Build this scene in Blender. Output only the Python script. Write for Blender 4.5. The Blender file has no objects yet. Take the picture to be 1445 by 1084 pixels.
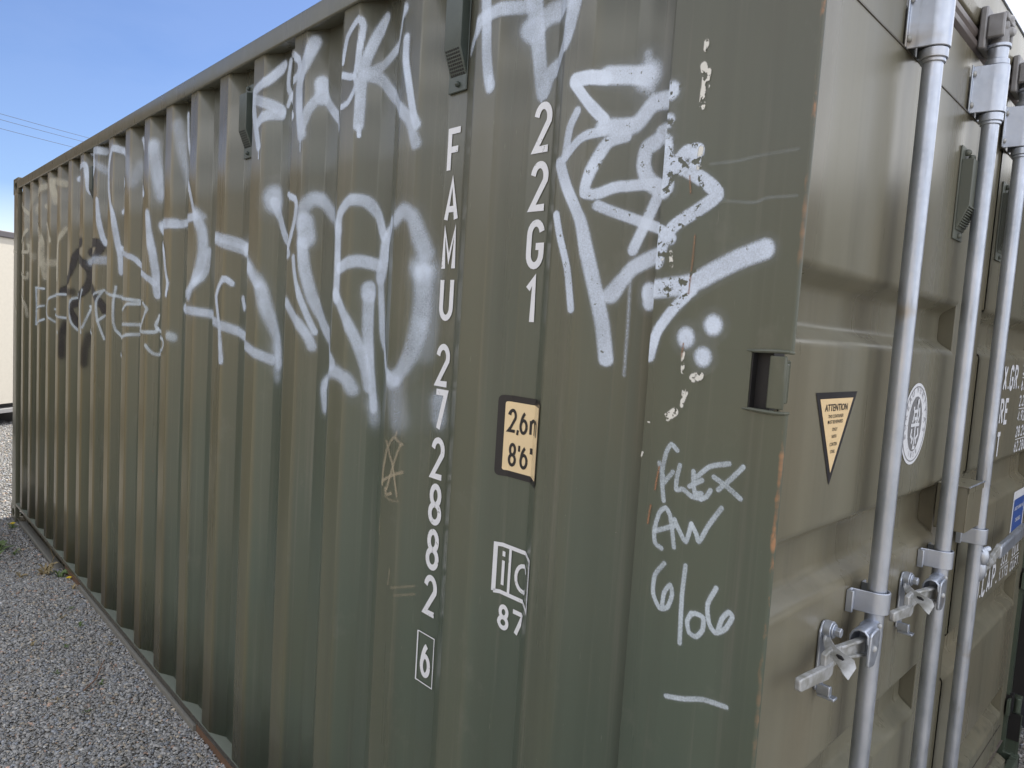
import bpy, bmesh, math, random
import numpy as np
from mathutils import Vector, Matrix
random.seed(7); rng=np.random.default_rng(7)
S=bpy.context.scene; COL=S.collection
# ---------------- camera, sky, sun, exposure ----------------
cd=bpy.data.cameras.new('camera'); cam=bpy.data.objects.new('camera',cd); COL.objects.link(cam)
cam.location=(-0.96877,-0.42370,1.69323)
cam.rotation_euler=(math.radians(85.5973),math.radians(-3.5891),math.radians(-44.1254))
cd.sensor_width=36; cd.lens=977.9/1445*36; cd.clip_start=.02; cd.clip_end=3000
S.camera=cam
W=bpy.data.worlds.new('World'); S.world=W; W.use_nodes=True
SUN_EL=math.radians(47); SUN_AZ=math.radians(72)   # azimuth measured clockwise from +Y
nt=W.node_tree; nt.nodes.clear()
sky=nt.nodes.new('ShaderNodeTexSky'); sky.sky_type='NISHITA'; sky.sun_disc=False
sky.sun_elevation=SUN_EL; sky.sun_rotation=SUN_AZ; sky.air_density=1.0; sky.dust_density=.25; sky.ozone_density=3.5; sky.altitude=20
tc=nt.nodes.new('ShaderNodeTexCoord'); mp=nt.nodes.new('ShaderNodeMapping'); mp.inputs['Scale'].default_value=(1,1,2.6)
nz=nt.nodes.new('ShaderNodeTexNoise'); nz.inputs['Scale'].default_value=1.7; nz.inputs['Detail'].default_value=7; nz.inputs['Roughness'].default_value=.55
cr=nt.nodes.new('ShaderNodeMapRange'); cr.inputs[1].default_value=.38; cr.inputs[2].default_value=.56; cr.inputs[3].default_value=0; cr.inputs[4].default_value=1
sx=nt.nodes.new('ShaderNodeSeparateXYZ'); mx2=nt.nodes.new('ShaderNodeMapRange')   # clouds gather towards +X, where the sun stands
mx2.inputs[1].default_value=.70; mx2.inputs[2].default_value=.92; mx2.inputs[3].default_value=0; mx2.inputs[4].default_value=1
dt=nt.nodes.new('ShaderNodeVectorMath'); dt.operation='DOT_PRODUCT'; dt.inputs[1].default_value=(.22,.90,.37)   # unseen cloud added overhead and behind to brighten the shade, clear sky low over the far end
cl=nt.nodes.new('ShaderNodeMapRange'); cl.inputs[1].default_value=.62; cl.inputs[2].default_value=.90; cl.inputs[3].default_value=1; cl.inputs[4].default_value=.03
hz=nt.nodes.new('ShaderNodeMapRange'); hz.inputs[1].default_value=.02; hz.inputs[2].default_value=.14; hz.inputs[3].default_value=.45; hz.inputs[4].default_value=0
mxx=nt.nodes.new('ShaderNodeMath'); mxx.operation='MAXIMUM'
ml=nt.nodes.new('ShaderNodeMath'); ml.operation='MAXIMUM'; ml.use_clamp=True
mulc=nt.nodes.new('ShaderNodeMath'); mulc.operation='MULTIPLY'
mix=nt.nodes.new('ShaderNodeMix'); mix.data_type='RGBA'; mix.inputs['B'].default_value=(14.2,14.3,14.6,1)
bg=nt.nodes.new('ShaderNodeBackground'); bg.inputs['Strength'].default_value=.062; wo=nt.nodes.new('ShaderNodeOutputWorld')
L=nt.links.new
L(tc.outputs['Generated'],mp.inputs['Vector']); L(mp.outputs[0],nz.inputs['Vector']); L(nz.outputs[0],cr.inputs[0])
L(tc.outputs['Generated'],sx.inputs[0]); L(sx.outputs['X'],mx2.inputs[0]); L(sx.outputs['Z'],hz.inputs[0])
L(mx2.outputs[0],mxx.inputs[0]); L(cr.outputs[0],mulc.inputs[0]); nt.links.new(tc.outputs['Generated'],dt.inputs[0]); nt.links.new(dt.outputs['Value'],cl.inputs[0]); nt.links.new(cl.outputs[0],mulc.inputs[1]); L(mulc.outputs[0],mxx.inputs[1]); L(mxx.outputs[0],ml.inputs[0]); L(hz.outputs[0],ml.inputs[1])
tint=nt.nodes.new('ShaderNodeMix'); tint.data_type='RGBA'; tint.blend_type='MULTIPLY'; tint.inputs['Factor'].default_value=1; tint.inputs['B'].default_value=(.74,.80,.98,1); L(sky.outputs[0],tint.inputs['A']); L(tint.outputs['Result'],mix.inputs['A']); L(ml.outputs[0],mix.inputs['Factor']); L(mix.outputs['Result'],bg.inputs[0]); L(bg.outputs[0],wo.inputs[0])
sl=bpy.data.lights.new('sun','SUN'); sl.energy=3.4; sl.angle=math.radians(.5); sl.color=(1,.95,.87)
so=bpy.data.objects.new('sun',sl); COL.objects.link(so)
sd=Vector((math.sin(SUN_AZ)*math.cos(SUN_EL),math.cos(SUN_AZ)*math.cos(SUN_EL),math.sin(SUN_EL)))
so.rotation_euler=(-sd).to_track_quat('-Z','Y').to_euler()
so.location=(12,1,14)
S.view_settings.view_transform='Standard'; S.view_settings.look='None'; S.view_settings.gamma=1; S.view_settings.exposure=1.25
S.render.engine='CYCLES'
try: S.cycles.transparent_max_bounces=16
except Exception: pass
# ---------------- helpers ----------------
def mat(name,base,rough=.5,metal=0,nodes=None,spec=.5):
    m=bpy.data.materials.new(name); m.use_nodes=True; b=m.node_tree.nodes['Principled BSDF']
    b.inputs['Base Color'].default_value=(*base,1); b.inputs['Roughness'].default_value=rough; b.inputs['Metallic'].default_value=metal
    b.inputs['Specular IOR Level'].default_value=spec
    if nodes: nodes(m.node_tree,b)
    return m
def N(t,typ,**kw):
    n=t.nodes.new(typ)
    for k,v in kw.items():
        if k in n.inputs.keys(): n.inputs[k].default_value=v
        else: setattr(n,k,v)
    return n
def noise(t,scale,detail=4,mapscale=None,rough=.5,src='Object'):
    c=N(t,'ShaderNodeTexCoord'); n=N(t,'ShaderNodeTexNoise',Scale=scale,Detail=detail,Roughness=rough)
    if mapscale:
        m=N(t,'ShaderNodeMapping'); m.inputs['Scale'].default_value=mapscale
        t.links.new(c.outputs[src],m.inputs[0]); t.links.new(m.outputs[0],n.inputs['Vector'])
    else: t.links.new(c.outputs[src],n.inputs['Vector'])
    return n
def rng_(t,out,a,b,c=0,d=1,smooth=False):
    n=N(t,'ShaderNodeMapRange'); n.inputs[1].default_value=a; n.inputs[2].default_value=b; n.inputs[3].default_value=c; n.inputs[4].default_value=d
    if smooth: n.interpolation_type='SMOOTHSTEP'
    t.links.new(out,n.inputs[0]); return n.outputs[0]
def mixc(t,f,a,b,mode='MIX'):
    n=N(t,'ShaderNodeMix',data_type='RGBA',blend_type=mode)
    for k,v in (('Factor',f),('A',a),('B',b)):
        if isinstance(v,(int,float)): n.inputs[k].default_value=v
        elif isinstance(v,tuple): n.inputs[k].default_value=(*v,1)
        else: t.links.new(v,n.inputs[k])
    return n.outputs['Result']
def mth(t,op,a,b=0):
    n=N(t,'ShaderNodeMath',operation=op)
    for i,v in enumerate((a,b)):
        if isinstance(v,(int,float)): n.inputs[i].default_value=v
        else: t.links.new(v,n.inputs[i])
    return n.outputs[0]
def bump(t,b,h,strength,dist):
    n=N(t,'ShaderNodeBump',Strength=strength,Distance=dist); t.links.new(h,n.inputs['Height']); t.links.new(n.outputs[0],b.inputs['Normal'])
def link(name,me,m,parent=None,**props):
    o=bpy.data.objects.new(name,me); COL.objects.link(o)
    if m: me.materials.append(m)
    if parent:
        o.parent=parent; o.matrix_parent_inverse=Matrix.Translation(-parent.location)
    for k,v in props.items(): o[k]=v
    return o
def empty(name,loc,label,cat,group=None):
    o=bpy.data.objects.new(name,None); COL.objects.link(o); o.location=loc; o.empty_display_size=.1
    o['label']=label; o['category']=cat
    if group: o['group']=group
    return o
def split_out(o):
    # separate a mesh into pieces whose islands touch, each a part of its own
    me=o.data; n=len(me.vertices); par=list(range(n))
    def find(a):
        while par[a]!=a: par[a]=par[par[a]]; a=par[a]
        return a
    for e in me.edges: par[find(e.vertices[0])]=find(e.vertices[1])
    isl={}
    for i in range(n): isl.setdefault(find(i),[]).append(i)
    G_=[]
    for vs in isl.values():
        c=[me.vertices[i].co for i in vs]; lo=[min(p[k] for p in c)-.0015 for k in range(3)]; hi=[max(p[k] for p in c)+.0015 for k in range(3)]
        vs=list(vs); again=True
        while again:
            again=False
            for g in G_:
                if all(lo[k]<=g[1][k] and hi[k]>=g[0][k] for k in range(3)):
                    lo=[min(lo[k],g[0][k]) for k in range(3)]; hi=[max(hi[k],g[1][k]) for k in range(3)]; vs+=g[2]; G_.remove(g); again=True; break
        G_.append((lo,hi,vs))
    if len(G_)<2: return [o]
    out=[o]
    for q,g in enumerate(G_):
        keep=set(g[2]); bm=bmesh.new(); bm.from_mesh(me if q<len(G_)-1 else me); bm.verts.ensure_lookup_table()
        bmesh.ops.delete(bm,geom=[v for v in bm.verts if v.index not in keep],context='VERTS')
        if q==0: first=bm; continue
        m2=bpy.data.meshes.new(me.name); 
        for mm in me.materials: m2.materials.append(mm)
        bm.to_mesh(m2); bm.free()
        try: m2.set_sharp_from_angle(angle=math.radians(35))
        except Exception: pass
        c=o.copy(); c.data=m2; COL.objects.link(c); out.append(c)
    first.to_mesh(me); first.free()
    return out
class MB:
    def __init__(s): s.bm=bmesh.new()
    def box(s,x0,x1,y0,y1,z0,z1,rot=None,at=None):
        r=bmesh.ops.create_cube(s.bm,size=1); M=Matrix.Translation(((x0+x1)/2,(y0+y1)/2,(z0+z1)/2))@Matrix.Diagonal((x1-x0,y1-y0,z1-z0,1))
        if rot is not None: c=Vector(at if at else ((x0+x1)/2,(y0+y1)/2,(z0+z1)/2)); M=Matrix.Translation(c)@rot.to_4x4()@Matrix.Translation(-c)@M
        bmesh.ops.transform(s.bm,matrix=M,verts=r['verts']); return s
    def prism(s,pts,axis,a,b,M=None):
        # pts: 2D polygon; axis 'z': (x,y) ; 'x': (y,z) ; 'y': (x,z)
        f={'z':lambda p,t:(p[0],p[1],t),'x':lambda p,t:(t,p[0],p[1]),'y':lambda p,t:(p[0],t,p[1])}[axis]
        va=[s.bm.verts.new(f(p,a)) for p in pts]; vb=[s.bm.verts.new(f(p,b)) for p in pts]; n=len(pts)
        s.bm.faces.new(va); s.bm.faces.new(vb[::-1])
        for i in range(n): s.bm.faces.new((va[i],vb[i],vb[(i+1)%n],va[(i+1)%n]))
        if M is not None: bmesh.ops.transform(s.bm,matrix=M,verts=va+vb)
        return s
    def strip(s,pts,axis,a,b,th):
        # open 2D polyline thickened (to its left) and extruded
        n=len(pts); L_=[]
        for i,p in enumerate(pts):
            q0=Vector(pts[max(i-1,0)]); q1=Vector(pts[min(i+1,n-1)]); d=(q1-q0).normalized(); L_.append((p[0]-d.y*th,p[1]+d.x*th))
        return s.prism(list(pts)+L_[::-1],axis,a,b)
    def cyl(s,a,b,r,seg=24,r2=None):
        a=Vector(a); b=Vector(b); d=b-a
        M=Matrix.Translation((a+b)/2)@d.to_track_quat('Z','Y').to_matrix().to_4x4()
        bmesh.ops.create_cone(s.bm,cap_ends=True,segments=seg,radius1=r,radius2=r if r2 is None else r2,depth=d.length,matrix=M); return s
    def tube(s,pts,r,seg=10):
        pts=[Vector(p) for p in pts]; rings=[]; up=None
        for i,p in enumerate(pts):
            d=(pts[min(i+1,len(pts)-1)]-pts[max(i-1,0)]).normalized()
            if up is None: up=d.orthogonal().normalized()
            up=(up-d*up.dot(d)).normalized(); w=d.cross(up); rr=r[i] if isinstance(r,(list,tuple)) else r
            rings.append([s.bm.verts.new(p+(up*math.cos(2*math.pi*k/seg)+w*math.sin(2*math.pi*k/seg))*rr) for k in range(seg)])
        for A,B in zip(rings,rings[1:]):
            for k in range(seg): s.bm.faces.new((A[k],A[(k+1)%seg],B[(k+1)%seg],B[k]))
        s.bm.faces.new(rings[0][::-1]); s.bm.faces.new(rings[-1]); return s
    def sph(s,c,r,sc=(1,1,1),seg=16):
        bmesh.ops.create_uvsphere(s.bm,u_segments=seg,v_segments=max(6,seg//2),radius=r,matrix=Matrix.Translation(c)@Matrix.Diagonal((*sc,1))); return s
    def out(s,name,m,parent=None,bevel=0,seg=2,smooth=True,split=False,**props):
        bmesh.ops.recalc_face_normals(s.bm,faces=s.bm.faces)
        me=bpy.data.meshes.new(name); s.bm.to_mesh(me); s.bm.free()
        o=link(name,me,m,parent,**props)
        if smooth:
            me.polygons.foreach_set('use_smooth',[True]*len(me.polygons))
            try: me.set_sharp_from_angle(angle=math.radians(35))
            except Exception: pass
        if bevel:
            b=o.modifiers.new('bevel','BEVEL'); b.width=bevel; b.segments=seg; b.limit_method='ANGLE'; b.angle_limit=math.radians(35); b.harden_normals=False
        if split: split_out(o)
        return o
def roundpoly(pts,r,n=4,closed=False):
    out=[]; N_=len(pts)
    for i,p in enumerate(pts):
        if not closed and i in (0,N_-1): out.append(tuple(p)); continue
        a=Vector(pts[i-1]); b=Vector(p); c=Vector(pts[(i+1)%N_]); u=(a-b); v=(c-b); ang=u.angle(v)
        if abs(math.pi-ang)<.01: out.append(tuple(p)); continue
        rr=r[i] if isinstance(r,(list,tuple)) else r
        t=min(rr/math.tan(ang/2),u.length*.45,v.length*.45); p0=b+u.normalized()*t; p1=b+v.normalized()*t
        for k in range(n+1):
            s=k/n; out.append(tuple((1-s)**2*p0+2*s*(1-s)*b+s*s*p1))
    return out
# ---------------- materials ----------------
def paint_nodes(tint,spots=True,rust_edge=False,ridge_sheen=0,brown_mix=.5):
    def f(t,b):
        st=noise(t,1.0,5,(9,9,.35)); bl=noise(t,2.2,5); fine=noise(t,60,3); streak=noise(t,1.0,6,(60,60,1.1),.6)
        c=mixc(t,rng_(t,st.outputs[0],.35,.65),tuple(x*.90 for x in tint),tuple(x*1.10 for x in tint))
        c=mixc(t,rng_(t,bl.outputs[0],.42,.75,0,.45),c,(tint[0]*1.28,tint[1]*1.08,tint[2]*.92))
        c=mixc(t,rng_(t,streak.outputs[0],.56,.74,0,.30),c,(.20,.19,.16))
        pos=N(t,'ShaderNodeTexCoord'); px_=N(t,'ShaderNodeSeparateXYZ'); t.links.new(pos.outputs['Object'],px_.inputs[0])
        if brown_mix:   # browner coat towards the roof
            fz=mth(t,'MULTIPLY',rng_(t,mth(t,'ADD',px_.outputs['Z'],mth(t,'MULTIPLY',bl.outputs[0],.7)),1.1,2.9,0,brown_mix,True),1.0); c=mixc(t,fz,c,(.120,.100,.076))
            fy=rng_(t,mth(t,'ADD',px_.outputs['Y'],mth(t,'MULTIPLY',bl.outputs[0],.8)),1.8,5.6,0,.55,True); c=mixc(t,fy,c,(.105,.088,.050))   # browner far half
        if ridge_sheen:   # ridges' warm grazing reflection put into the colour, stronger further off
            dm=mth(t,'MULTIPLY',mth(t,'MULTIPLY',rng_(t,px_.outputs['X'],.014,.005,0,ridge_sheen,True),rng_(t,px_.outputs['Y'],.8,3.4,.14,1)),rng_(t,st.outputs[0],.3,.6,.6,1)); c=mixc(t,dm,c,(.185,.145,.072))
        if spots:
            sp=noise(t,330,2); sp2=noise(t,3.5,3)
            m=mth(t,'MULTIPLY',rng_(t,sp.outputs[0],.78,.80),rng_(t,sp2.outputs[0],.5,.6)); c=mixc(t,m,c,(.5,.5,.46))
        sc=noise(t,1.0,2,(220,220,14),.7); sc2=noise(t,5,2)
        m=mth(t,'MULTIPLY',rng_(t,sc.outputs[0],.72,.76),rng_(t,sc2.outputs[0],.55,.65)); c=mixc(t,mth(t,'MULTIPLY',m,.6),c,(.34,.34,.28))
        dr=noise(t,1.0,5,(26,26,.55),.62); lowz=rng_(t,px_.outputs['Z'],.9,.15,0,1,True)
        c=mixc(t,mth(t,'MULTIPLY',rng_(t,dr.outputs[0],.50,.70,0,.5),mth(t,'ADD',.35,mth(t,'MULTIPLY',lowz,.65))),c,(.055,.055,.045))
        ck=noise(t,1.0,5,(7,7,5),.7); c=mixc(t,rng_(t,ck.outputs[0],.60,.72,0,.30),c,(.16,.16,.135))
        rs=noise(t,22,4,(1,1,.5),.7); rz=noise(t,1.3,2)
        rm=mth(t,'MULTIPLY',rng_(t,rs.outputs[0],.735,.76),rng_(t,rz.outputs[0],.52,.6)); c=mixc(t,mth(t,'MULTIPLY',rm,.8),c,(.22,.10,.05))
        if rust_edge:
            co=N(t,'ShaderNodeTexCoord'); sp3=N(t,'ShaderNodeSeparateXYZ'); t.links.new(co.outputs['Object'],sp3.inputs[0])
            r=noise(t,1.0,5,(30,30,9),.65); r2=noise(t,1.6,2,(0.01,.01,1)); w=noise(t,1,3,(5,5,30))
            edge=mth(t,'ADD',mth(t,'ABSOLUTE',mth(t,'SUBTRACT',sp3.outputs['Y'],.0040)),mth(t,'ABSOLUTE',mth(t,'MULTIPLY',sp3.outputs['X'],1.0)))
            lim=mth(t,'ADD',mth(t,'MULTIPLY',mth(t,'SUBTRACT',w.outputs[0],.5),.016),.0052)
            near=rng_(t,mth(t,'SUBTRACT',lim,edge),0,.003)
            zone=rng_(t,r2.outputs[0],.46,.56)
            m=mth(t,'MULTIPLY',mth(t,'MULTIPLY',near,rng_(t,r.outputs[0],.47,.55)),zone)
            c=mixc(t,m,c,mixc(t,fine.outputs[0],(.30,.12,.055),(.45,.25,.13)))
        t.links.new(c,b.inputs['Base Color'])
        t.links.new(rng_(t,st.outputs[0],.3,.7,.24,.36),b.inputs['Roughness'])
        wob=noise(t,4,3,(1,1,.45)); h=mth(t,'ADD',mth(t,'MULTIPLY',wob.outputs[0],1.0),mth(t,'MULTIPLY',fine.outputs[0],.010)); bump(t,b,h,.5,.008)
    return f
OL=(.076,.097,.074)
M_wall=mat('olive_wall_paint',OL,.36,nodes=paint_nodes(OL,ridge_sheen=.8),spec=.6)
M_post=mat('olive_post_paint',OL,.40,nodes=paint_nodes(OL,True,True),spec=.45)
OD=(.168,.160,.118)
M_door=mat('olive_door_paint',OD,.42,nodes=paint_nodes(OD,False,brown_mix=.12),spec=.4)
def n_galv(t,b):
    v=noise(t,90,4); w=noise(t,7,5); r=noise(t,4,4,(1,1,1.6)); vo=N(t,'ShaderNodeTexVoronoi',Scale=120); c0=N(t,'ShaderNodeTexCoord'); t.links.new(c0.outputs['Object'],vo.inputs['Vector'])
    c=mixc(t,rng_(t,w.outputs[0],.3,.7),(.38,.42,.49),(.57,.61,.70)); c=mixc(t,rng_(t,vo.outputs['Color'],0,1,0,.22),c,(.60,.62,.66))
    c=mixc(t,rng_(t,r.outputs[0],.60,.68,0,.6),c,(.34,.27,.17)); d9=noise(t,1,4,(40,40,6),.6); c=mixc(t,rng_(t,d9.outputs[0],.60,.72,0,.5),c,(.22,.22,.23)); t.links.new(c,b.inputs['Base Color'])
    t.links.new(rng_(t,v.outputs[0],.3,.7,.33,.47),b.inputs['Roughness']); bump(t,b,v.outputs[0],.12,.001)
M_galv=mat('galvanised_steel',(.42,.44,.48),.48,.85,n_galv)
M_galvd=mat('dull_cast_steel',(.3,.3,.3),.5,.6,lambda t,b:t.links.new(mixc(t,noise(t,30,5).outputs[0],(.15,.14,.13),(.36,.36,.38)),b.inputs['Base Color']))
def n_worn(t,b):
    v=noise(t,40,5); c=mixc(t,rng_(t,v.outputs[0],.42,.62),(.46,.47,.48),(.30,.30,.28)); t.links.new(c,b.inputs['Base Color']); bump(t,b,v.outputs[0],.2,.001)
M_worn=mat('worn_cast_steel',(.5,.5,.47),.5,.35,n_worn)
M_dark=mat('dark_cavity',(.012,.011,.012),.6,nodes=lambda t,b:bump(t,b,noise(t,50).outputs[0],.3,.002))
def n_rub(t,b):
    v=noise(t,1,4,(2,60,60)); c=mixc(t,v.outputs[0],(.085,.07,.066),(.16,.135,.125)); t.links.new(c,b.inputs['Base Color'])
M_rubber=mat('gasket_rubber',(.11,.09,.088),.42,nodes=n_rub)
def n_plast(t,b):
    v=noise(t,30,3); c=mixc(t,v.outputs[0],(.045,.058,.052),(.075,.092,.082)); t.links.new(c,b.inputs['Base Color'])
M_vent=mat('vent_plastic',(.06,.075,.068),.42,nodes=n_plast)
M_ventd=mat('vent_plastic_olive',(.12,.13,.11),.45,nodes=lambda t,b:bump(t,b,noise(t,60).outputs[0],.1,.001))
def flat(name,c,r=.45):
    def f(t,b):
        v=noise(t,25,4); t.links.new(mixc(t,v.outputs[0],tuple(x*.9 for x in c),tuple(min(1,x*1.06) for x in c)),b.inputs['Base Color'])
    return mat(name,c,r,nodes=f)
def n_whitev(t,b):
    v=noise(t,25,4); q=noise(t,110,4,None,.75); q2=noise(t,7,3)
    c=mixc(t,v.outputs[0],(.64,.66,.70),(.78,.79,.84)); m=mth(t,'MULTIPLY',rng_(t,q.outputs[0],.60,.66),rng_(t,q2.outputs[0],.48,.6)); c=mixc(t,mth(t,'MULTIPLY',m,.75),c,OL)
    t.links.new(c,b.inputs['Base Color'])
M_white=mat('white_vinyl',(.74,.75,.78),.45,nodes=n_whitev); M_black=flat('black_vinyl',(.018,.017,.02),.35); M_cream=flat('cream_vinyl',(.80,.60,.34),.4)
M_creamd=flat('pale_cream_vinyl',(.78,.62,.38),.4)
M_grey=flat('grey_ink',(.20,.20,.21)); M_blue=flat('blue_ink',(.045,.10,.34)); M_lgrey=flat('light_grey_ink',(.42,.42,.45))
M_dustrail=flat('dusty_grey_steel',(.165,.16,.14),.75)
M_raild=mat('shaded_rail_paint',(.05,.047,.04),.7,nodes=paint_nodes((.050,.047,.040),False)); M_ledge=flat('dusty_ledge',(.17,.19,.155),.7)  # shadow of the recessed rail web is put into the dark rail paint
M_rust=flat('rusty_steel',(.13,.075,.045),.75)
def spray(name,c,peel=0,rough=.5,streak=.25):
    m=bpy.data.materials.new(name); m.use_nodes=True; t=m.node_tree; b=t.nodes['Principled BSDF']; out=t.nodes['Material Output']
    b.inputs['Roughness'].default_value=rough
    at=N(t,'ShaderNodeAttribute',attribute_name='cover'); n1=noise(t,420,2); n2=noise(t,9,5); n3=noise(t,55,5,None,.7)
    t.links.new(mixc(t,n2.outputs[0],tuple(x*.93 for x in c),tuple(min(1,x*1.05) for x in c)),b.inputs['Base Color'])
    a=at.outputs['Fac']
    a=mth(t,'MULTIPLY',a,rng_(t,n2.outputs[0],.25,.75,1-streak,1.0))
    # speckle where the coat is thin
    thin=mth(t,'MULTIPLY',mth(t,'MULTIPLY',a,mth(t,'SUBTRACT',1.0,a)),mth(t,'MULTIPLY',mth(t,'SUBTRACT',n1.outputs[0],.5),2.6))
    a=mth(t,'ADD',a,thin)
    if peel:
        p=N(t,'ShaderNodeAttribute',attribute_name='peel')
        hole=rng_(t,mth(t,'ADD',n3.outputs[0],mth(t,'MULTIPLY',p.outputs['Fac'],-.17)),.345,.365)
        a=mth(t,'MULTIPLY',a,hole)
    n=N(t,'ShaderNodeClamp'); t.links.new(a,n.inputs[0])
    tr=N(t,'ShaderNodeBsdfTransparent'); ms=N(t,'ShaderNodeMixShader'); t.links.new(n.outputs[0],ms.inputs[0]); t.links.new(tr.outputs[0],ms.inputs[1]); t.links.new(b.outputs[0],ms.inputs[2]); t.links.new(ms.outputs[0],out.inputs['Surface'])
    return m
M_spray=spray('white_spray_paint',(.70,.80,.98),0,.5,.5); M_spray_peel=spray('chipped_white_spray_paint',(.72,.81,.98),1,.5,.35)
M_spray_black=spray('black_spray_paint',(.02,.018,.02),0); M_chalk=spray('chalk_marker',(.62,.70,.78),0,.8,.6); M_chip=spray('bare_chip',(.72,.71,.66),1,.7,.1)
M_orange=spray('orange_scratch',(.34,.18,.10),1,.8,.3); M_rustfilm=spray('dark_rust',(.30,.09,.03),1,.8,.3); M_ochre=spray('ochre_marker',(.40,.35,.25),0,.7,.5); M_spray_far=spray('warm_lit_white_spray_paint',(.60,.57,.46),0,.5,.55)  # far tag's yellowish white carries the warm light of that end
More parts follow.
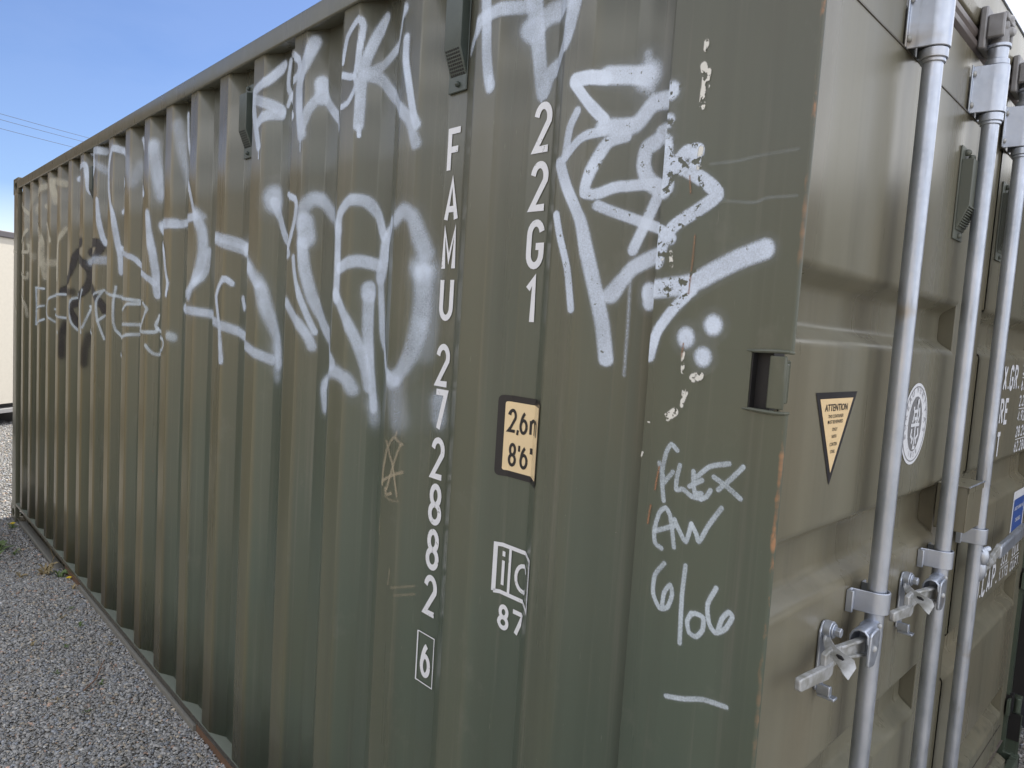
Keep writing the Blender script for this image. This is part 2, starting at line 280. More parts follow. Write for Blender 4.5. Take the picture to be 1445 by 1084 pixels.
TAGS={
 'far':[(((5.903,2.354),(5.894,2.251),),40,0.6,0.8),(((6.053,2.058),(5.894,2.044),),30,0.5,0.9),(((5.999,1.676),(5.894,1.582),),30,0.5,0.8),(((5.894,2.452),(5.694,2.355),(5.636,2.312),),40,0.5,0.9),(((5.370,2.418),(5.447,2.335),(5.643,2.270),),70,0.9,0.5),(((5.642,2.195),(5.728,2.122),(5.894,2.050),(5.641,2.037),(5.633,2.087),),34,0.5,0.9),(((5.633,2.104),(5.375,1.994),),60,0.9,0.5),(((5.894,1.950),(5.655,1.851),(5.635,1.885),),34,0.5,0.8),(((5.894,1.820),(5.673,1.681),(5.636,1.581),),36,0.5,0.7),(((5.077,2.445),(5.170,2.412),(5.346,2.315),(5.115,2.123),(5.098,1.954),(5.069,1.854),),60,0.5,0.8),(((4.822,2.443),(4.811,2.402),(4.789,2.329),),70,0.6,0.9),(((4.791,2.448),(4.513,2.402),),55,0.5,0.7),(((5.066,2.316),(4.877,2.170),(4.835,2.076),),36,0.4,1),(((4.512,2.134),(4.577,2.059),(4.596,1.953),(4.602,1.832),),44,0.5,0.85),(((5.072,1.924),(4.784,1.940),),60,0.6,0.6),(((4.907,2.082),(5.089,1.939),),60,0.8,0.5),],
 'black':[(((4.036,2.034),(4.232,1.973),(4.260,1.918),(4.324,1.830),(4.530,1.762),),48,0.3,1),(((4.224,1.986),(3.988,1.911),(3.949,1.842),(4.000,1.756),(4.256,1.688),(4.274,1.646),(4.222,1.574),),46,0.3,1),(((3.944,1.976),(3.789,2.016),(3.701,2.007),(3.708,1.971),(3.945,1.835),(3.788,1.775),(3.688,1.698),(3.667,1.668),),44,0.3,1),(((4.510,1.556),(4.531,1.497),(4.534,1.375),),50,0.8,0.8),(((3.951,1.513),(3.977,1.446),(3.983,1.367),),50,0.9,0.7),(((4.529,1.755),(4.260,1.756),),40,0.8,0.6),],
 'thin':[(((5.077,1.776),(5.351,1.784),),15,0.6,0.75),(((5.351,1.781),(5.345,1.655),(5.348,1.531),),15,0.6,0.75),(((5.349,1.619),(5.076,1.664),),15,0.6,0.75),(((5.187,1.535),(5.075,1.574),),15,0.6,0.75),(((4.504,1.742),(4.789,1.732),(4.872,1.677),(4.883,1.616),(4.785,1.567),),15,0.6,0.75),(((4.785,1.647),(4.558,1.603),(4.346,1.600),),15,0.6,0.75),(((4.071,1.742),(4.263,1.717),(4.285,1.645),(4.264,1.578),(4.221,1.540),),15,0.6,0.75),(((4.000,1.769),(4.035,1.677),(4.006,1.532),),15,0.6,0.75),(((3.941,1.662),(3.994,1.562),),15,0.6,0.75),(((3.942,1.681),(3.778,1.539),),15,0.6,0.75),(((3.748,1.744),(3.667,1.769),),15,0.6,0.75),(((3.681,1.759),(3.715,1.708),(3.706,1.611),(3.662,1.517),),15,0.6,0.75),(((3.706,1.608),(3.659,1.638),),15,0.6,0.75),(((3.518,1.758),(3.378,1.738),(2.961,1.716),),15,0.6,0.75),(((3.411,1.785),(3.425,1.701),(3.409,1.574),(3.229,1.460),),15,0.6,0.75),(((2.960,1.712),(3.157,1.705),(3.224,1.677),),15,0.6,0.75),(((3.223,1.608),(2.954,1.616),),15,0.6,0.75),(((3.223,1.548),(3.139,1.564),(2.961,1.572),),15,0.6,0.75),(((2.924,1.714),(2.880,1.687),(2.925,1.631),(2.948,1.587),(2.841,1.589),(2.821,1.605),),15,0.6,0.75),(((2.814,1.662),(2.829,1.605),(2.654,1.567),(2.662,1.522),(2.821,1.492),(2.861,1.505),(2.883,1.528),),15,0.6,0.75),(((2.597,1.584),(2.578,1.579),),34,0.8,0.7),(((4.578,1.512),(4.572,1.506),),18,0.5,0.9),],
 'main':[(((4.224,2.399),(4.065,2.442),(3.994,2.446),(3.979,2.393),(3.953,2.299),(3.788,2.381),(3.793,2.466),),44,0.4,0.95),(((3.942,2.512),(3.669,2.477),),52,0.5,0.8),(((3.792,2.442),(3.667,2.379),),50,0.8,0.5),(((3.728,2.233),(3.711,2.134),(3.684,2.044),(3.664,2.012),),44,0.4,1),(((3.946,1.923),(3.662,1.924),),58,0.6,0.6),(((3.384,2.443),(3.455,2.455),(3.499,2.382),(3.496,2.267),(3.442,2.137),(3.410,2.012),(3.391,1.944),(3.382,1.859),),46,0.4,0.95),(((3.380,2.441),(3.237,2.263),(3.375,2.149),),34,0.5,0.85),(((3.192,2.354),(3.155,2.266),(3.108,2.329),),80,1,0.4),(((3.092,2.454),(2.950,2.187),),34,0.35,1),(((2.867,2.385),(2.853,2.305),(2.822,2.181),),80,0.8,0.85),(((3.381,1.973),(3.147,1.923),(3.087,1.886),(2.893,1.827),(2.846,1.798),),36,0.4,0.95),(((2.899,2.101),(2.883,2.015),(2.861,1.935),(2.842,1.844),(2.837,1.788),(2.829,1.753),),54,0.4,0.95),(((2.815,2.050),(2.578,2.040),),52,0.4,0.9),(((2.813,2.031),(2.682,1.955),(2.643,1.858),(2.616,1.800),(2.627,1.752),),32,0.35,1),(((2.810,2.039),(2.583,2.036),(2.514,2.041),(2.331,2.047),),44,0.4,0.9),(((2.528,2.464),(2.510,2.340),(2.381,2.137),(2.331,2.050),),30,0.4,0.95),(((2.331,2.050),(2.300,1.997),(2.293,1.919),(2.313,1.830),(2.375,1.750),),56,0.6,0.9),(((2.583,2.427),(2.557,2.324),(2.518,2.208),),60,1,0.45),(((2.331,2.074),(2.293,2.046),),30,0.8,0.5),(((2.118,1.961),(2.022,1.943),(1.938,1.917),(1.837,1.848),(1.774,1.793),),46,0.4,0.85),(((1.933,1.913),(1.776,1.805),(1.733,1.705),(1.685,1.617),(1.669,1.545),),64,0.7,0.85),(((2.510,1.701),(2.228,1.683),(1.981,1.630),(1.711,1.551),),44,0.5,0.85),(((2.049,1.521),(2.065,1.645),(2.099,1.750),(2.048,1.810),(2.015,1.796),),30,0.35,1),(((1.954,1.744),(1.940,1.715),),34,0.4,1),(((2.121,1.951),(1.944,1.906),),44,0.4,0.8),(((1.693,1.593),(1.676,1.504),),60,1,0.4),(((2.510,1.701),(2.296,1.819),(2.265,1.918),),40,0.5,0.8),],
 'upper':[(((1.701,2.471),(1.762,2.426),(1.830,2.407),(1.838,2.368),(1.819,2.299),(1.792,2.229),),34,0.4,0.95),(((1.793,2.233),(1.789,2.189),),8,0.2,1),(((1.833,2.382),(1.742,2.352),(1.698,2.328),),36,0.4,0.9),(((1.800,2.304),(1.758,2.322),(1.698,2.321),),36,0.4,0.85),(((1.646,2.494),(1.537,2.439),(1.542,2.395),(1.649,2.366),(1.668,2.346),),26,0.35,0.9),(((1.663,2.474),(1.670,2.394),(1.567,2.284),),26,0.4,0.85),(((1.471,2.475),(1.500,2.423),(1.527,2.370),(1.524,2.295),(1.507,2.222),),44,0.45,0.95),(((1.512,2.234),(1.509,2.175),),8,0.2,1),(((1.506,2.233),(1.482,2.290),(1.445,2.332),),32,0.4,0.85),(((1.446,2.361),(1.442,2.321),),46,0.4,1),(((1.446,2.346),(1.411,2.295),(1.304,2.209),),32,0.4,0.85),(((1.287,2.375),(1.267,2.437),(1.218,2.468),(1.204,2.450),(1.211,2.398),(1.225,2.328),(1.285,2.341),),20,0.3,0.95),(((1.225,2.328),(1.217,2.300),(1.250,2.266),(1.284,2.259),),18,0.35,0.9),(((1.140,2.462),(1.167,2.421),(1.192,2.364),(1.202,2.306),(1.204,2.247),(1.206,2.200),),32,0.35,0.95),(((1.205,2.200),(1.203,2.173),),14,0.2,1),(((1.008,2.436),(1.062,2.389),(1.108,2.362),(1.175,2.334),(1.198,2.325),),28,0.5,0.8),(((1.191,2.326),(1.150,2.313),(1.088,2.259),(0.975,2.179),(0.942,2.116),),34,0.45,0.85),(((0.996,2.364),(0.995,2.315),(0.976,2.251),(0.955,2.187),(0.942,2.158),),28,0.35,1),],
 'big':[(((1.725,2.069),(1.719,2.050),),80,0.7,0.85),(((1.723,2.054),(1.695,2.000),(1.652,1.937),(1.563,1.881),),38,0.4,0.9),(((1.643,2.070),(1.528,2.039),(1.524,1.989),(1.547,1.934),(1.565,1.899),),24,0.35,0.95),(((1.276,1.933),(1.366,1.987),(1.424,2.029),(1.458,2.036),(1.490,2.008),(1.495,1.966),),48,0.7,0.75),(((1.483,1.970),(1.475,1.925),),70,0.5,1),(((1.489,1.911),(1.475,1.834),(1.448,1.751),(1.402,1.683),(1.343,1.629),(1.280,1.572),),46,0.45,0.9),(((1.527,1.869),(1.517,1.827),(1.492,1.763),(1.460,1.694),(1.437,1.653),),24,0.5,0.9),(((1.562,1.737),(1.495,1.681),(1.460,1.641),(1.444,1.610),),36,0.6,0.85),(((1.270,1.751),(1.270,1.829),(1.273,1.920),(1.268,1.977),(1.224,2.008),(1.176,2.005),(1.135,1.967),(1.109,1.916),),38,0.45,0.92),(((1.258,1.832),(1.194,1.851),(1.125,1.839),),40,0.4,0.9),(((1.054,1.938),(1.094,1.897),(1.101,1.854),(1.113,1.811),),56,0.4,1),(((1.274,1.764),(1.222,1.700),(1.185,1.638),(1.157,1.569),(1.145,1.519),),38,0.5,0.9),(((1.156,1.777),(1.155,1.764),),56,0.35,1),(((1.155,1.761),(1.153,1.666),(1.140,1.571),(1.127,1.514),(1.118,1.471),),44,0.45,0.95),(((1.113,1.805),(1.102,1.730),(1.089,1.656),(1.041,1.591),(0.992,1.556),(0.969,1.555),),34,0.5,0.9),(((1.007,1.943),(0.977,1.961),(0.943,1.947),(0.923,1.908),(0.904,1.863),),46,0.7,0.8),(((0.907,1.818),(0.904,1.756),(0.910,1.687),(0.928,1.623),(0.960,1.571),(0.992,1.553),),50,0.6,0.8),(((1.367,1.440),(1.378,1.502),(1.279,1.552),(1.213,1.539),(1.192,1.511),),44,0.7,0.85),(((0.973,1.543),(0.956,1.462),),70,1,0.45),(((0.888,1.819),(0.886,1.734),(0.895,1.631),),60,1,0.3),(((0.913,1.829),(0.909,1.821),),60,0.8,0.7),(((1.124,1.476),(1.113,1.446),),60,1,0.5),(((0.846,1.515),(0.842,1.481),),62,0.8,0.75),],
 'near':[(((0.717,2.394),(0.710,2.319),(0.705,2.265),(0.697,2.221),(0.688,2.193),),36,0.35,0.9),(((0.618,2.342),(0.654,2.342),(0.696,2.341),(0.730,2.335),(0.750,2.310),(0.784,2.297),),34,0.45,0.85),(((0.691,2.210),(0.688,2.191),),18,0.3,1),(((0.607,2.374),(0.596,2.302),(0.582,2.222),(0.570,2.169),),44,0.35,0.88),(((0.573,2.175),(0.572,2.150),),9,0.2,1),(((0.562,2.173),(0.559,2.156),),7,0.2,1),(((0.457,2.336),(0.472,2.276),(0.490,2.230),(0.550,2.200),(0.566,2.169),),40,0.35,0.9),(((0.605,2.296),(0.602,2.291),),56,0.5,1),(((0.605,2.293),(0.562,2.315),(0.483,2.311),),52,0.45,0.75),],
 'right':[(((0.315,2.146),(0.318,2.145),),57.4,0.7,0.9),(((0.318,2.146),(0.350,2.153),(0.386,2.155),),41,0.35,0.95),(((0.394,2.151),(0.429,2.155),(0.453,2.156),),32.8,0.25,1),(((0.455,2.151),(0.426,2.118),(0.391,2.080),),24.6,0.25,1),(((0.240,2.094),(0.299,2.097),(0.334,2.067),(0.387,2.065),),37.72,0.4,1),(((0.443,2.099),(0.458,2.073),(0.464,2.034),(0.466,2.019),),21.32,0.35,0.9),(((0.466,2.020),(0.434,2.047),(0.391,2.058),),21.32,0.3,0.95),(((0.353,2.048),(0.381,2.038),(0.399,2.005),(0.412,1.972),(0.414,1.950),(0.392,1.948),(0.357,1.961),(0.282,1.959),),24.6,0.3,0.95),(((0.390,1.927),(0.359,1.914),(0.308,1.896),(0.239,1.871),(0.218,1.857),),22.96,0.35,0.95),(((0.291,2.030),(0.309,2.021),(0.313,1.995),(0.304,1.972),(0.287,1.956),(0.240,1.937),(0.236,1.957),(0.243,2.003),),36.08,0.35,0.95),(((0.241,2.047),(0.280,2.045),(0.242,2.013),),29.52,0.4,0.85),(((0.275,1.943),(0.295,1.902),(0.322,1.849),),27.88,0.35,0.95),(((0.477,2.010),(0.457,1.965),(0.421,1.905),(0.406,1.854),(0.386,1.781),(0.369,1.714),(0.359,1.651),),29.52,0.3,0.95),(((0.478,1.915),(0.465,1.873),(0.442,1.815),(0.426,1.740),),19.68,0.3,0.9),(((0.242,1.846),(0.320,1.816),(0.360,1.767),),34.44,0.4,0.95),(((0.220,1.977),(0.204,1.992),(0.182,1.992),(0.186,1.975),),27.88,0.2,1),(((0.229,1.976),(0.196,1.962),(0.160,1.939),(0.142,1.919),(0.178,1.897),(0.211,1.880),(0.230,1.861),(0.241,1.820),),27.88,0.22,1),(((0.058,1.834),(0.097,1.821),(0.137,1.803),(0.179,1.784),(0.280,1.772),),37.72,0.35,1),(((0.282,1.778),(0.279,1.756),),32.8,0.4,0.95),(((0.172,1.774),(0.204,1.744),(0.231,1.707),(0.242,1.665),),22.96,0.3,1),(((0.177,1.701),(0.176,1.698),),36.08,0.5,1),(((0.131,1.722),(0.130,1.720),),36.08,0.5,1),(((0.144,1.672),(0.143,1.670),),34.44,0.5,1),(((0.323,1.794),(0.321,1.716),(0.321,1.627),),8.2,0.8,0.35),(((0.321,2.182),(0.309,2.116),),19.68,0.9,0.4),],
 'chips':[(((0.182,2.156),(0.182,2.146),),9,0.15,1),(((0.184,2.121),(0.179,2.103),(0.180,2.080),(0.181,2.059),),12,0.15,1),(((0.174,2.111),(0.174,2.088),),8,0.15,1),(((0.177,1.994),(0.178,1.965),),9,0.15,1),(((0.217,1.835),(0.214,1.814),),7,0.15,1),(((0.179,1.675),(0.177,1.645),),7,0.15,1),(((0.157,1.637),(0.146,1.641),),14,0.15,1),(((0.232,1.825),(0.229,1.832),),6,0.15,1),(((0.172,1.617),(0.174,1.591),),7,0.15,1),(((0.198,1.570),(0.186,1.579),),14,0.15,1),(((0.166,1.612),(0.174,1.592),),5,0.15,1),(((0.241,1.504),(0.243,1.498),),4,0.15,1),(((0.235,1.556),(0.232,1.556),),3,0.15,1),],
 'chalkline':[(((0.158,1.968),(0.111,1.967),(0.081,1.970),(0.021,1.972),),4,0.8,0.13),(((0.131,1.910),(0.080,1.903),(0.061,1.908),(0.018,1.907),),4,0.8,0.13),],
 'chalk':[(((0.175,1.518),(0.187,1.526),(0.196,1.509),(0.200,1.472),(0.193,1.432),),8,0.35,0.85),(((0.207,1.492),(0.198,1.472),),8,0.35,0.85),(((0.197,1.459),(0.180,1.482),),8,0.35,0.85),(((0.168,1.495),(0.172,1.472),(0.171,1.455),(0.159,1.458),(0.143,1.450),(0.127,1.450),),8,0.35,0.85),(((0.143,1.490),(0.141,1.467),(0.137,1.456),),8,0.35,0.85),(((0.084,1.513),(0.115,1.503),(0.137,1.482),),8,0.35,0.85),(((0.148,1.465),(0.127,1.479),),8,0.35,0.85),(((0.126,1.449),(0.117,1.455),(0.111,1.466),),8,0.35,0.85),(((0.126,1.458),(0.137,1.456),),8,0.35,0.85),(((0.107,1.488),(0.085,1.478),(0.061,1.464),),8,0.35,0.85),(((0.061,1.512),(0.079,1.490),(0.098,1.470),),8,0.35,0.85),(((0.190,1.353),(0.203,1.359),(0.206,1.381),(0.199,1.411),(0.188,1.421),(0.179,1.411),(0.173,1.390),(0.167,1.361),),8,0.35,0.85),(((0.203,1.379),(0.169,1.396),),8,0.35,0.85),(((0.170,1.406),(0.158,1.388),(0.146,1.376),(0.139,1.406),),8,0.35,0.85),(((0.139,1.406),(0.129,1.393),(0.123,1.382),(0.109,1.411),(0.090,1.443),),8,0.35,0.85),(((0.182,1.330),(0.198,1.306),(0.199,1.275),(0.185,1.254),(0.170,1.260),(0.163,1.283),(0.168,1.298),(0.178,1.282),(0.180,1.260),),8,0.35,0.85),(((0.143,1.337),(0.145,1.287),(0.142,1.210),),8,0.35,0.85),(((0.126,1.265),(0.132,1.250),(0.127,1.233),(0.114,1.231),(0.104,1.246),(0.105,1.265),(0.119,1.267),(0.127,1.262),),8,0.35,0.85),(((0.087,1.318),(0.099,1.289),(0.095,1.262),(0.083,1.249),(0.067,1.260),(0.057,1.282),(0.063,1.288),(0.073,1.275),(0.079,1.250),),8,0.35,0.85),(((0.159,1.114),(0.127,1.123),(0.093,1.137),(0.054,1.142),),8,0.35,0.85),],
 'rustscratch':[(((0.206,1.486),(0.209,1.466),(0.211,1.447),),3.5,0.4,0.8),(((0.217,1.419),(0.220,1.388),),3.5,0.4,0.8),(((0.175,1.860),(0.176,1.809),(0.178,1.769),),2.6,0.5,0.7),(((0.193,1.954),(0.189,1.927),),2.6,0.5,0.7),(((0.180,1.690),(0.181,1.669),),2.6,0.5,0.7),],
 'rustedge':[(((0.005,1.888),(0.007,1.863),(0.008,1.846),(0.008,1.833),(0.008,1.811),(0.009,1.785),(0.009,1.772),),3.5,0.25,1),(((0.007,1.855),(0.008,1.843),(0.014,1.845),),5,0.25,1),(((0.008,1.764),(0.006,1.748),),5,0.25,1),(((0.008,1.730),(0.008,1.708),),2.5,0.25,1),(((0.007,1.693),(0.006,1.688),),6,0.25,1),(((0.019,1.736),(0.013,1.734),),2.5,0.25,1),(((0.009,1.542),(0.009,1.511),),2,0.25,0.9),(((0.010,1.480),(0.010,1.434),(0.010,1.387),(0.009,1.341),),3,0.25,0.9),(((0.009,1.341),(0.008,1.294),(0.007,1.256),(0.008,1.226),),3.2,0.25,0.9),(((0.018,1.489),(0.015,1.486),),3,0.25,0.9),(((0.028,1.265),(0.024,1.261),),2.5,0.25,0.9),(((0.017,1.269),(0.014,1.265),),2.5,0.25,0.9),(((0.025,1.240),(0.021,1.245),),2,0.25,0.9),(((0.028,1.200),(0.025,1.197),),3,0.25,0.9),],
 'rustdark':[(((0.022,1.458),(0.019,1.447),(0.016,1.448),(0.018,1.459),(0.022,1.458),),2.5,0.3,0.95),(((0.019,1.433),(0.019,1.416),(0.016,1.405),),5,0.3,0.95),(((0.016,1.434),(0.016,1.429),),3,0.3,0.95),(((0.016,1.395),(0.016,1.387),),3,0.3,0.95),(((0.016,1.382),(0.012,1.378),(0.010,1.369),),5,0.3,0.95),(((0.016,1.364),(0.015,1.351),(0.012,1.343),),4.5,0.3,0.95),(((0.011,1.337),(0.011,1.318),(0.008,1.307),),3.5,0.3,0.95),],
 'scribble':[(((0.998,1.402),(0.982,1.371),(0.967,1.348),(0.953,1.304),(0.944,1.276),),8,0.35,0.75),(((0.940,1.400),(0.956,1.369),(0.967,1.341),(0.988,1.285),),8,0.35,0.75),(((0.996,1.380),(0.979,1.406),(0.964,1.416),(0.936,1.404),),8,0.35,0.75),(((1.008,1.300),(0.972,1.320),(0.932,1.336),),8,0.35,0.75),(((0.996,1.376),(1.006,1.330),(1.008,1.292),),8,0.35,0.75),(((0.994,1.284),(0.987,1.271),(0.968,1.277),),8,0.35,0.75),(((0.961,1.418),(0.957,1.430),),8,0.35,0.75),(((0.993,1.283),(0.991,1.265),(0.966,1.260),(0.937,1.264),),6,0.6,0.35),(((1.011,1.198),(1.011,1.169),),6,0.6,0.35),(((0.957,1.088),(0.963,1.050),),6,0.6,0.35),(((0.948,1.046),(0.890,1.062),),6,0.6,0.35),(((0.936,1.029),(0.889,1.042),),6,0.6,0.35),],
}
# ---------------- ground ----------------
def n_ground(t,b):
    c0=N(t,'ShaderNodeTexCoord'); vo=N(t,'ShaderNodeTexVoronoi',Scale=62); vo.inputs['Randomness'].default_value=1; t.links.new(c0.outputs['Object'],vo.inputs['Vector'])
    vo2=N(t,'ShaderNodeTexVoronoi',Scale=120); t.links.new(c0.outputs['Object'],vo2.inputs['Vector'])
    n=noise(t,3,4); c=mixc(t,rng_(t,vo.outputs['Color'],0,1),(.15,.145,.135),(.40,.375,.335)); c=mixc(t,rng_(t,vo2.outputs['Color'],.6,1,0,.5),c,(.42,.41,.39))
    c=mixc(t,rng_(t,n.outputs[0],.45,.7,0,.35),c,(.17,.155,.13)); c=mixc(t,rng_(t,vo.outputs['Distance'],.0,.012,0,1),c,c)
    t.links.new(c,b.inputs['Base Color'])
    h=mth(t,'ADD',mth(t,'MULTIPLY',vo.outputs['Distance'],-1.0),mth(t,'MULTIPLY',vo2.outputs['Distance'],-.4)); bump(t,b,h,1,.018)
M_ground=mat('gravel_ground',(.2,.2,.2),.9,nodes=n_ground)
def gz(x,y):
    a=np.clip((5.1-y)/1.25,0,1); a=a*a*(3-2*a); c=np.clip((1.3-x)/1.0,0,1); c=c*c*(3-2*c); d=np.clip((x+9)/4,0,1)*np.clip((y+7)/4,0,1)
    return .098*a*c*d
bm=bmesh.new()
xs=[-1500,-300,-60,-20]+[-15+i*.25 for i in range(121)]+[20,60,300,1500]
vs=[[bm.verts.new((x,y,-.008+float(gz(x,y)) if abs(x)<20 and abs(y)<20 else -.01)) for y in xs] for x in xs]
for i in range(len(xs)-1):
    for j in range(len(xs)-1): bm.faces.new((vs[i][j],vs[i+1][j],vs[i+1][j+1],vs[i][j+1]))
me=bpy.data.meshes.new('gravel_ground'); bm.to_mesh(me); bm.free(); link('gravel_ground',me,M_ground,kind='structure'); me.polygons.foreach_set('use_smooth',[True]*len(me.polygons))
def stones(name,area,n,rmin,rmax,ms,label):
    x0,x1,y0,y1=area
    ph=(1+5**.5)/2
    ico=np.array([(-1,ph,0),(1,ph,0),(-1,-ph,0),(1,-ph,0),(0,-1,ph),(0,1,ph),(0,-1,-ph),(0,1,-ph),(ph,0,-1),(ph,0,1),(-ph,0,-1),(-ph,0,1)])/math.sqrt(1+ph*ph)
    F=np.array([(0,11,5),(0,5,1),(0,1,7),(0,7,10),(0,10,11),(1,5,9),(5,11,4),(11,10,2),(10,7,6),(7,1,8),(3,9,4),(3,4,2),(3,2,6),(3,6,8),(3,8,9),(4,9,5),(2,4,11),(6,2,10),(8,6,7),(9,8,1)])
    V=ico[None]*(1+rng.uniform(-.42,.25,(n,12,1))); r=rmin+(rmax-rmin)*rng.power(.45,n)[::1]*rng.uniform(.25,1,n)
    V=V*(r[:,None]*rng.uniform(.8,1.25,(n,1)))[:,:,None]*np.stack([rng.uniform(.8,1.5,n),rng.uniform(.6,1,n),rng.uniform(.35,.65,n)],1)[:,None,:]
    a=rng.uniform(0,6.28,n); e=rng.uniform(-.5,.5,n)
    ca,sa,ce,se=np.cos(a),np.sin(a),np.cos(e),np.sin(e)
    X=V[...,0]*ce[:,None]-V[...,2]*se[:,None]; Z=V[...,0]*se[:,None]+V[...,2]*ce[:,None]; Y=V[...,1]
    X2=X*ca[:,None]-Y*sa[:,None]; Y2=X*sa[:,None]+Y*ca[:,None]
    cx_=rng.uniform(x0,x1,n); cy_=rng.uniform(y0,y1,n)
    P=np.stack([X2+cx_[:,None],Y2+cy_[:,None],Z+(r*rng.uniform(-.1,.55,n)+gz(cx_,cy_))[:,None]-.004],2).reshape(-1,3)
    Fi=(F[None]+12*np.arange(n)[:,None,None]).reshape(-1,3)
    me=bpy.data.meshes.new(name); me.vertices.add(len(P)); me.vertices.foreach_set('co',P.ravel()); me.loops.add(len(Fi)*3); me.loops.foreach_set('vertex_index',Fi.ravel())
    me.polygons.add(len(Fi)); me.polygons.foreach_set('loop_start',np.arange(len(Fi))*3); me.polygons.foreach_set('loop_total',np.full(len(Fi),3))
    c=rng.uniform(.55,1.12,n)**1.3; col=np.stack([.40*c,.395*c,.38*c,np.ones(n)],1)
    k=rng.random(n); col[k<.10,:3]*=(1.25,1.08,.85); col[(k>.10)&(k<.17),:3]*=1.55; col[(k>.17)&(k<.20),:3]*=(1.5,1.0,.75); col[(k>.2)&(k<.35),:3]*=(.85,.93,1.08)
    at=me.color_attributes.new('tone','FLOAT_COLOR','POINT'); at.data.foreach_set('color',np.repeat(col,12,0).ravel())
    me.update(); me.validate()
    return link(name,me,ms,kind='stuff',label=label)
def n_stone(t,b):
    at=N(t,'ShaderNodeAttribute',attribute_name='tone'); n=noise(t,260,3); t.links.new(mixc(t,rng_(t,n.outputs[0],.3,.7,0,.5),at.outputs['Color'],(.25,.25,.255)),b.inputs['Base Color'])
M_stone=mat('stone_chips',(.3,.3,.3),.85,nodes=n_stone)
stones('gravel',(-1.05,.02,1.5,4.6),76000,.0040,.0112,M_stone,'loose grey stone chips covering the yard beside the container')
stones('gravel',(-1.2,.10,4.6,9.2),42000,.006,.012,M_stone,'loose grey stone chips around the far end of the container')
stones('gravel',(.09,1.5,6.1,12),22000,.008,.014,M_stone,'sunlit stone chips beyond the far end of the container')
stones('gravel',(1.9,3.4,-.4,1.2),9000,.005,.012,M_stone,'loose stone chips by the door end of the container')

# ---------------- container ----------------
YK={0:.487,1:.742}
for k in range(2,20): YK[k]=.4543+.2785*k
PR=[(-.05,0.),(.244,0.),(.2442,.040),(.347,.040),(.415,.004),(.487,.004)]
for k in range(1,20):
    y=YK[k]; PR+=[(y-.208,.040),(y-.140,.040),(y-.072,.004),(y,.004)]
PR+=[(5.813,.040),(5.894,.040),(5.8942,0),(6.06,0)]
PY=np.array([p[0] for p in PR]); PX=np.array([p[1] for p in PR])
def wallx(y): return np.interp(y,PY,PX)
C=empty('shipping_container',(0,0,0),'olive green corrugated steel container covered in white graffiti, standing on the gravel','shipping container')
# side wall sheet
pts=[(x,y) for y,x in PR[2:-2]]
pts=roundpoly(pts,.016,6)
mb=MB(); Zs=[.146,.5,.9,1.3,1.7,2.1,2.515]
rows=[[mb.bm.verts.new((x,y,z)) for x,y in pts] for z in Zs]
for a,b in zip(rows,rows[1:]):
    for i in range(len(pts)-1): mb.bm.faces.new((a[i],b[i],b[i+1],a[i+1]))
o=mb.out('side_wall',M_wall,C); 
sm=o.modifiers.new('thick','SOLIDIFY'); sm.thickness=.002; sm.offset=-1
me=o.data
if me.polygons[0].normal.x>0: me.flip_normals()
sm.offset=-1
# inner blackout body behind the sheet: real floor, roof, far side
mb=MB(); mb.box(.05,2.388,.10,5.98,.15,.17); mb.out('floor',M_rust,C)
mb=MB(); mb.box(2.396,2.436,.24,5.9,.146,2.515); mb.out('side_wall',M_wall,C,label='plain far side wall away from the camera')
mb=MB(); mb.box(.02,2.418,.14,6.0,2.560,2.566); 
for i in range(20): mb.box(.10,2.338,.35+i*.28,.46+i*.28,2.566,2.582)
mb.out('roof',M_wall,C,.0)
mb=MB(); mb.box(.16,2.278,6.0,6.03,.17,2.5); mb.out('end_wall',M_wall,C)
# rails
mb=MB(); mb.prism(roundpoly([(-.002,2.510),(.058,2.510),(.058,2.5705),(-.002,2.5705)],.006,3,True),'x' if False else 'y',.17,5.89) if False else None
bm_pts=roundpoly([(-.002,2.510),(.058,2.510),(.058,2.5705),(-.002,2.5705)],.006,3,True)
mb.prism(bm_pts,'y',.176,5.885); mb.out('top_rail',M_post,C)
mb=MB(); mb.prism([(2.380,2.510),(2.440,2.510),(2.440,2.5705),(2.380,2.5705)],'y',.176,5.885); mb.out('top_rail',M_post,C)
mb=MB(); mb.prism(roundpoly([(-.001,.1455),(-.001,.1275),(.003,.1275),(.003,.1375),(.046,.1375),(.046,.0365),(.004,.0365),(.004,.030),(.052,.030),(.052,.1455)],.002,2,True),'y',.176,5.885); mb.out('bottom_rail',M_raild,C)
mb=MB(); mb.box(.0015,.0495,.178,5.884,.1456,.1466); mb.out('rail_ledge',M_ledge,C)
for ya,yb_ in ((2.17,3.93),(.40,1.80),(4.31,5.70)):
    mb=MB(); mb.prism(roundpoly([(-.010,.120 if ya<4 else .05),(-.010,.03),(.04,.03),(.04,.112 if ya<4 else .045),(.0,.120 if ya<4 else .05)],.003,2,True),'y',ya,yb_); mb.out('rub_strip',M_dustrail,C,bevel=.001)
for yc in (2.0,4.12):
    mb=MB(); mb.box(.0005,.0455,yc-.17,yc+.17,.0375,.127); mb.out('forklift_pocket',M_rust,C,bevel=.003)
mb=MB(); mb.box(2.388,2.438,.176,5.885,.03,.145); mb.out('bottom_rail',M_wall,C)
